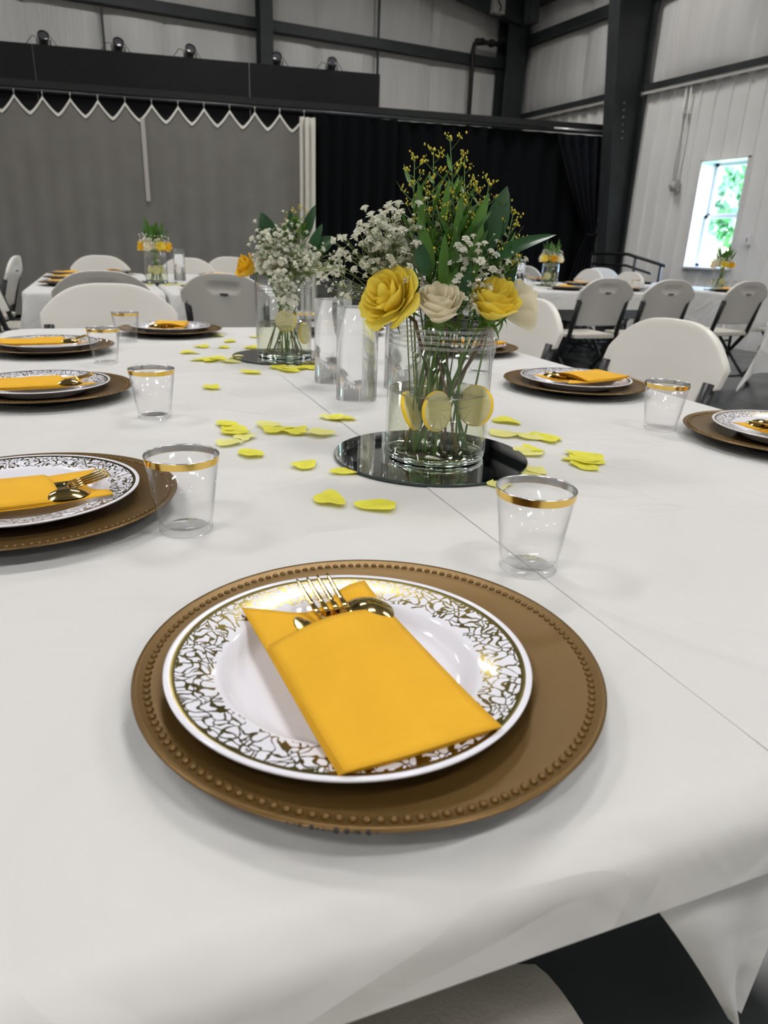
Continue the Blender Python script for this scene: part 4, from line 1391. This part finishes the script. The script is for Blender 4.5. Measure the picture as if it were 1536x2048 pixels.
leafy((.44, .925, FZ), (.515, .925, .34), [((.507, .928, .305), (.528, .928, .385), .034, cam_dir, .1), ((.498, .925, .30), (.512, .922, .362), .036, cam_dir, .05),
      ((.500, .915, .285), (.582, .878, .325), .030, (-.2, -.5, .8), .12), ((.492, .925, .28), (.494, .92, .345), .024, cam_dir, -.1)],
      'broad dark leaves standing at the right of the front bouquet', 'foliage in the front vase', 1)
leafy((.47, .985, FZ), (.455, .925, .33), [((.446, .915, .245), (.450, .918, .330), .017, cam_dir, .06), ((.436, .92, .25), (.434, .918, .322), .016, cam_dir, .1),
      ((.470, .915, .25), (.486, .91, .335), .022, cam_dir, .08), ((.425, .93, .27), (.402, .94, .345), .018, cam_dir, .1), ((.455, .93, .30), (.462, .93, .375), .012, cam_dir, .05),
      ((.478, .93, .31), (.500, .925, .375), .017, cam_dir, .05), ((.415, .945, .32), (.405, .95, .385), .011, cam_dir, .1), ((.44, .94, .33), (.446, .94, .39), .011, cam_dir, .1)],
      'upright bright green leaves in the centre of the front bouquet', 'foliage in the front vase', 2, 'leaf')
leafy((.43, .97, FZ), (.42, .935, .30), [((.415, .925, .265), (.398, .935, .318), .022, cam_dir, .1), ((.46, .91, .22), (.468, .90, .285), .02, cam_dir, .1), ((.52, .92, .22), (.545, .91, .29), .02, cam_dir, .1), ((.40, .93, .22), (.395, .93, .28), .02, cam_dir, .1)],
      'dark leaves tucked low among the baby\'s breath of the front bouquet', 'foliage in the front vase', 3)
rg = random.Random(8); lv = []
for k in range(22):
    a = k * 2.4; r0 = rg.uniform(.0, .022); zb = rg.uniform(.24, .33)
    b0 = (.462 + r0 * math.cos(a), .940 + r0 * math.sin(a), zb); ln = rg.uniform(.045, .075)
    lv.append((b0, (b0[0] + .55 * ln * math.cos(a) * rg.uniform(.5, 1.1), b0[1] + .55 * ln * math.sin(a), zb + ln * rg.uniform(.7, 1)), rg.uniform(.010, .018), (math.cos(a) * -.3 - .3, math.sin(a) * -.3 - .6, .4), .12))
leafy((.455, .965, FZ), (.460, .940, .34), lv, 'dense mid-green leaves packed in the heart of the front bouquet', 'foliage in the front vase', 4, 'leaf_mid')
breath((.455, .925, FZ), (.415, .945, .225), [((.366, .988, .318), (.040, .045, .044), .5), ((.392, .972, .325), (.030, .035, .040), .35), ((.320, 1.005, .290), (.035, .03, .035), .15)], 215,
       'thick white baby\'s breath spray on the left of the front bouquet', 'baby\'s breath in the front vase', 31, .0072)
breath((.43, .945, FZ), (.40, .945, .215), [((.385, .965, .272), (.045, .04, .03), .6), ((.415, .935, .265), (.03, .03, .03), .4)], 84,
       'baby\'s breath spray low behind the open yellow rose', 'baby\'s breath in the front vase', 32, .0068)
breath((.47, .965, FZ), (.47, .93, .22), [((.465, .905, .285), (.045, .025, .035), .6), ((.520, .905, .285), (.035, .025, .030), .4)], 84,
       'loose baby\'s breath spray above the cream and right yellow rose', 'baby\'s breath in the front vase', 33, .0058)
breath((.46, .99, FZ), (.47, .935, .21), [((.475, .895, .245), (.030, .02, .025), 1.0)], 28, 'small baby\'s breath spray between the cream and yellow roses', 'baby\'s breath in the front vase', 34, .0052)
breath((.42, .955, FZ), (.400, .957, .215), [((.285, 1.02, .275), (.035, .03, .02), .5), ((.30, 1.0, .245), (.03, .03, .02), .5)], 21, 'thin baby\'s breath wisp reaching left over the water cylinders', 'baby\'s breath in the front vase', 35, .0042)
breath((.41, .93, FZ), (.402, .915, .15), [((.392, .905, .165), (.010, .010, .012), 1.0)], 14, 'tiny baby\'s breath twig inside the vase against the glass', 'baby\'s breath in the front vase', 36, .0014)
for k in range(9):
    a = k * .7 + .3
    p0 = (VX + .05 * math.cos(a + 2.6), VY + .05 * math.sin(a + 2.6)); p1 = (VX + .022 * math.cos(a), VY + .022 * math.sin(a))
    root = tw(p0[0], p0[1], TOP + FZ); q = tw(p1[0], p1[1], TOP + .205) - root
    o = MB().tube([(0, 0, 0), q * .5 + Vector((.003, -.002, 0)), q], [.0021, .002, .0016], 6).build('cut_stem', M['stem' if k % 3 else 'stem_red'], loc=root)
    tag(o, 'cut flower stem standing in the water of the front vase', 'stem', 'cut stems in the front vase')
lemon(.430, .900, .084, 22, 8, 'lemon slice standing in the middle of the front vase', .029)
lemon(.494, .905, .088, -62, 10, 'lemon slice at the right wall of the front vase', .030)
lemon(.402, .928, .080, 48, 22, 'lemon slice at the left wall of the front vase', .029)
lemon(.470, 1.000, .09, 10, 30, 'lemon slice floating at the back of the front vase', .029)

cylinder(.476, 1.392, 'nearer water-filled glass cylinder behind the front vase')
cylinder(.484, 1.590, 'farther water-filled glass cylinder next to the second vase')
cylinder(.62, 1.49, 'water-filled glass cylinder mostly hidden behind the yellow rose')

# ---- second bouquet
V2X, V2Y = .457, 1.965
mirror(.457, 1.965, 'round mirror tile under the second vase of the front table', .143)
vase(V2X, V2Y, 'clear glass vase full of baby\'s breath, second on the front table', .088)
rose((.366, 1.978, .236), (-.85, -.2, .35), .041, M['yellow2'], 'orange-yellow rose at the left of the second bouquet', 'roses in the second vase', 5, (.50, 1.97, FZ), .7, 14)
rose((.425, 1.93, .245), (-.4, -.5, .7), .036, M['cream'], 'cream rose behind the baby\'s breath of the second bouquet', 'roses in the second vase', 6, (.47, 2.0, FZ), .8, 14)
rose((.53, 1.94, .240), (.4, -.5, .7), .036, M['cream'], 'cream rose at the right of the second bouquet', 'roses in the second vase', 7, (.43, 1.98, FZ), .8, 14)
for k, (t, lab) in enumerate(zip([(.496, 1.935, .388), (.478, 1.94, .378), (.515, 1.93, .375), (.462, 1.95, .352)],
        ['tallest goldenrod sprig of the second bouquet', 'goldenrod sprig left of the top of the second bouquet', 'goldenrod sprig right of the top of the second bouquet', 'low goldenrod sprig of the second bouquet'])):
    goldenrod((V2X + .03 * math.cos(k * 1.6), V2Y + .03 * math.sin(k * 1.6), FZ), t, lab, 'goldenrod in the second vase', 60 + k, leaves=8, buds=70, ll=.06, lw=.014, spread=.03)
leafy((.46, 1.95, FZ), (.47, 1.95, .33), [((.43, 1.96, .30), (.402, 1.97, .372), .045, cam_dir, .1), ((.425, 1.955, .285), (.392, 1.965, .340), .05, cam_dir, .1), ((.505, 1.93, .31), (.535, 1.92, .395), .03, cam_dir, .1),
      ((.53, 1.92, .28), (.583, 1.90, .318), .045, cam_dir, .1), ((.48, 1.94, .29), (.472, 1.94, .38), .03, cam_dir, .1), ((.52, 1.925, .27), (.55, 1.91, .35), .03, cam_dir, .1)],
      'broad dark leaves around the second bouquet', 'foliage in the second vase', 5)
breath((.44, 1.95, FZ), (.45, 1.94, .215), [((.43, 1.90, .29), (.045, .04, .05), .4), ((.50, 1.89, .27), (.05, .04, .045), .35), ((.55, 1.90, .24), (.05, .04, .03), .25)], 300,
       'dense white baby\'s breath filling the second bouquet', 'baby\'s breath in the second vase', 41, .0076, False, thin=.0006)
breath((.47, 1.96, FZ), (.44, 1.90, .20), [((.425, 1.865, .20), (.04, .02, .035), .6), ((.45, 1.86, .15), (.03, .01, .03), .4)], 110,
       'white baby\'s breath hanging over the rim of the second vase', 'baby\'s breath in the second vase', 42, .0076, False, thin=.0006)
breath((.47, 1.97, FZ), (.50, 1.93, .22), [((.60, 1.87, .31), (.04, .03, .03), .5), ((.46, 1.92, .355), (.03, .03, .02), .5)], 35,
       'loose baby\'s breath twigs at the upper right of the second bouquet', 'baby\'s breath in the second vase', 43, .0076, False, thin=.0006)
breath((.45, 1.97, FZ), (.43, 1.93, .215), [((.40, 1.93, .315), (.030, .03, .035), .5), ((.385, 1.94, .255), (.025, .03, .035), .5)], 112,
       'white baby\'s breath on the left side of the second bouquet', 'baby\'s breath in the second vase', 44, .0076, False, thin=.0006)
lemon(.448, 1.903, .105, -25, 5, 'lemon slice against the front of the second vase', .029)
lemon(.505, 1.925, .070, 45, 5, 'lemon slice at the right of the second vase', .029)
for k in range(7):
    a = k * .9
    root = tw(V2X + .05 * math.cos(a + 2.6), V2Y + .05 * math.sin(a + 2.6), TOP + FZ); q = tw(V2X + .02 * math.cos(a), V2Y + .02 * math.sin(a), TOP + .205) - root
    tag(MB().tube([(0, 0, 0), q], .002, 6).build('cut_stem', M['stem' if k % 3 else 'stem_red'], loc=root), 'cut flower stem standing in the second vase', 'stem', 'cut stems in the second vase')

# ---- bouquets on the background tables: one bunch each
def small_bunch(tx, ty, rz, label, seed):
    rng = random.Random(seed)
    e = empty('flower_bouquet', tw(tx, ty, TOP + .02), rz, label, 'bouquet', 'bouquets on the background tables')
    for k in range(7):
        a = k * 2 * PI / 7 + .4
        r0 = .078
        Mx = Matrix.Translation((r0 * math.cos(a), r0 * math.sin(a), .212)) @ frame_to((math.cos(a), math.sin(a), .7))
        mb = MB()
        for i in range(9):
            pm = petal_mesh(i / 8, i * 2.4, .046, rng, .75); mb.add(pm.v, pm.f)
        mb.xf(Mx).build('rose_head', M[('yellow2', 'cream', 'yellow')[k % 3]], e)
    fo = MB()
    for k in range(26):
        a = rng.uniform(0, 6.28); r = rng.uniform(0, .03); b = Vector((r * math.cos(a), r * math.sin(a), .20 + rng.uniform(0, .06)))
        d = Vector((math.cos(a) * rng.uniform(.1, .7), math.sin(a) * rng.uniform(.1, .7), 1)).normalized()
        fo.add(*(lambda m: (m.v, m.f))(leaf_mb(b, b + d * rng.uniform(.09, .17), .04, (math.cos(a), math.sin(a), .3), .1)))
    tag(fo.build('foliage', M['leaf'], e), kind='stuff')
    st = MB()
    for k in range(10):
        a = k * .63; st.tube([(.04 * math.cos(a + 2.5), .04 * math.sin(a + 2.5), -.002), (.02 * math.cos(a), .02 * math.sin(a), .2)], .003, 5)
    st.build('stems', M['stem'], e)
    fl = MB()
    for k in range(230):
        a = rng.uniform(0, 6.28); r = .10 * math.sqrt(rng.random()); c = Vector((r * math.cos(a), r * math.sin(a), .275 + rng.gauss(0, .020) - r * .25))
        fl.octa(c, rng.uniform(.004, .008))
    tag(fl.build('florets', M['bb'], e), kind='stuff')
    for k, a in enumerate((.6, 2.5, 4.4)):
        MB().lathe([(0, -.003), (.029, -.003), (.030, 0), (.029, .003), (0, .003)], 24).xf(Matrix.Translation((.045 * math.cos(a), .045 * math.sin(a), .065)) @ Matrix.Rotation(a, 4, 'Z') @ Matrix.Rotation(PI / 2, 4, 'Y')).build('lemon_slice', M['pulp'], e)
for (tx, ty, lab, lab2, lab3) in ((.36, 5.42, 'small round bouquet on the left background table', 'clear vase on the left background table', 'mirror tile on the left background table'),
                            (3.90, 5.92, 'small round bouquet on the right background table', 'clear vase on the right background table', 'mirror tile on the right background table'),
                            (5.68, 5.64, 'small round bouquet before the bright window', 'clear vase before the bright window', 'mirror tile on the window table')):
    mirror(tx, ty, lab3, .14); vase(tx, ty, lab2); small_bunch(tx, ty, .3 * tx, lab, int(tx * 10))
cylinder(3.72, 6.22, 'left water cylinder on the right background table')
cylinder(3.86, 6.38, 'right water cylinder on the right background table')
cylinder(3.55, 6.30, 'outer water cylinder at the far left of the right background table')
cylinder(.55, 5.75, 'water cylinder on the left background table')
for x, y, lab in ((3.92, 5.50, 'small tumbler between the chargers on the right background table'), (3.52, 5.62, 'small tumbler left on the right background table'), (4.55, 5.5, 'small tumbler right on the right background table'),
                  (5.5, 5.6, 'tumbler left of the vase before the window'), (5.85, 5.6, 'tumbler right of the vase before the window'), (.80, 4.98, 'small tumbler on the front right of the left background table')):
    tumbler(x, y, lab)

# ---- loose petals
def conf_mesh(seed, m):
    rng = random.Random(seed); n = 22
    lob = rng.choice((2, 3, 3, 4)); ph = rng.uniform(0, 6); a1 = rng.uniform(.08, .2)
    V = [(0, 0, .0018)]
    for ring in (.5, 1.0):
        for k in range(n):
            a = 2 * PI * k / n
            r = ring * .0175 * (1 + a1 * math.cos(lob * a + ph) + .06 * math.sin(5 * a + ph * 2))
            V.append((r * 1.15 * math.cos(a), r * .85 * math.sin(a), .0012 + ring * .0022 * (math.sin(2 * a + ph) * .5 + .5)))
    Fs = [(0, 1 + k, 1 + (k + 1) % n) for k in range(n)] + [(1 + k, 1 + n + k, 1 + n + (k + 1) % n, 1 + (k + 1) % n) for k in range(n)]
    return MB().add(V, Fs).mesh('loose_petal', m)
CONF = [conf_mesh(s, M['conf']) for s in range(5)] + [conf_mesh(9 + s, M['conf_pale']) for s in range(3)]
rng = random.Random(77)
ORD = ('nearest', 'second nearest', 'third nearest', 'fourth nearest', 'fifth nearest', 'sixth nearest')
def loose(lst, label, size=1.0, z=TOP):
    for qi, (x, y) in enumerate(sorted(lst, key=lambda p: p[1])):
        o = obj('loose_petal', rng.choice(CONF), None, tw(x, y, z + .0002 + rng.uniform(0, .0012)), (0, 0, rng.uniform(0, 6.28)))
        s = 1.12 * size * rng.uniform(.85, 1.15); o.scale = (s, s, s)
        tag(o, label if len(lst) == 1 else label.replace('yellow petal', ORD[qi] + ' yellow petal', 1), 'petal', 'yellow petals strewn on the tables')
loose([(.243, .803)], 'lone yellow petal left of the nearest tumbler, nearest the front charger', 1.05)
loose([(.293, .765)], 'lone yellow petal behind the fork of the front setting', 1.0)
loose([(.25, .955)], 'pale yellow petal left of the mirror edge', 1.0)
loose([(.297, .912)], 'yellow petal touching the left rim of the nearest mirror', 1.0)
loose([(.185, 1.03)], 'yellow petal alone below the left petal cluster', 1.1)
loose([(.18, 1.22), (.185, 1.19), (.185, 1.16), (.195, 1.13), (.165, 1.10)], 'yellow petal in the stacked cluster left of the front vase', 1.1)
loose([(.25, 1.20), (.255, 1.165), (.285, 1.15), (.318, 1.125)], 'yellow petal in the row between the left cluster and the front vase', 1.1)
loose([(.375, 1.235), (.39, 1.22)], 'bright yellow petal in front of the nearer water cylinder', 1.25)
loose([(.20, 1.56)], 'single yellow petal in the middle left of the cloth', 1.1)
loose([(.32, 1.73)], 'single yellow petal just left of the second vase front', 1.1)
loose([(.40, 1.79), (.425, 1.775), (.455, 1.77), (.415, 1.74), (.485, 1.775)], 'yellow petal heaped at the front of the second mirror', 1.25)
loose([(.23, 1.94), (.27, 1.95), (.295, 1.90), (.325, 1.96), (.21, 2.07), (.25, 1.93)], 'yellow petal scattered left of the second mirror', 1.2)
loose([(.26, 2.19), (.32, 2.17), (.36, 2.30), (.34, 2.44), (.46, 2.40), (.40, 2.15)], 'yellow petal scattered behind the second vase', 1.2)
loose([(.685, 1.13)], 'yellow petal alone right behind the front vase', 1.1)
loose([(.63, 1.045), (.665, 1.02), (.69, 1.0)], 'yellow petal in the short row right of the front vase', 1.15)
loose([(.61, .93), (.625, .945)], 'yellow petal at the right rim of the nearest mirror', 1.1)
loose([(.69, .892), (.672, .868), (.655, .845), (.68, .875)], 'yellow petal in the overlapping heap right of the mirror', 1.2)
loose([(.57, .845), (.555, .835)], 'yellow petal behind the rim of the nearest tumbler', 1.0)
loose([(.485, .800)], 'yellow petal under the front rim of the nearest mirror', 1.0)
loose([(.44, 5.18), (.50, 5.22), (.56, 5.25), (.40, 5.12), (.30, 5.15), (.62, 5.4)], 'yellow petal strewn on the left background table', 1.5)
loose([(3.9, 5.6), (3.75, 5.55), (3.6, 5.6), (3.95, 5.68)], 'yellow petal strewn on the right background table', 1.5)
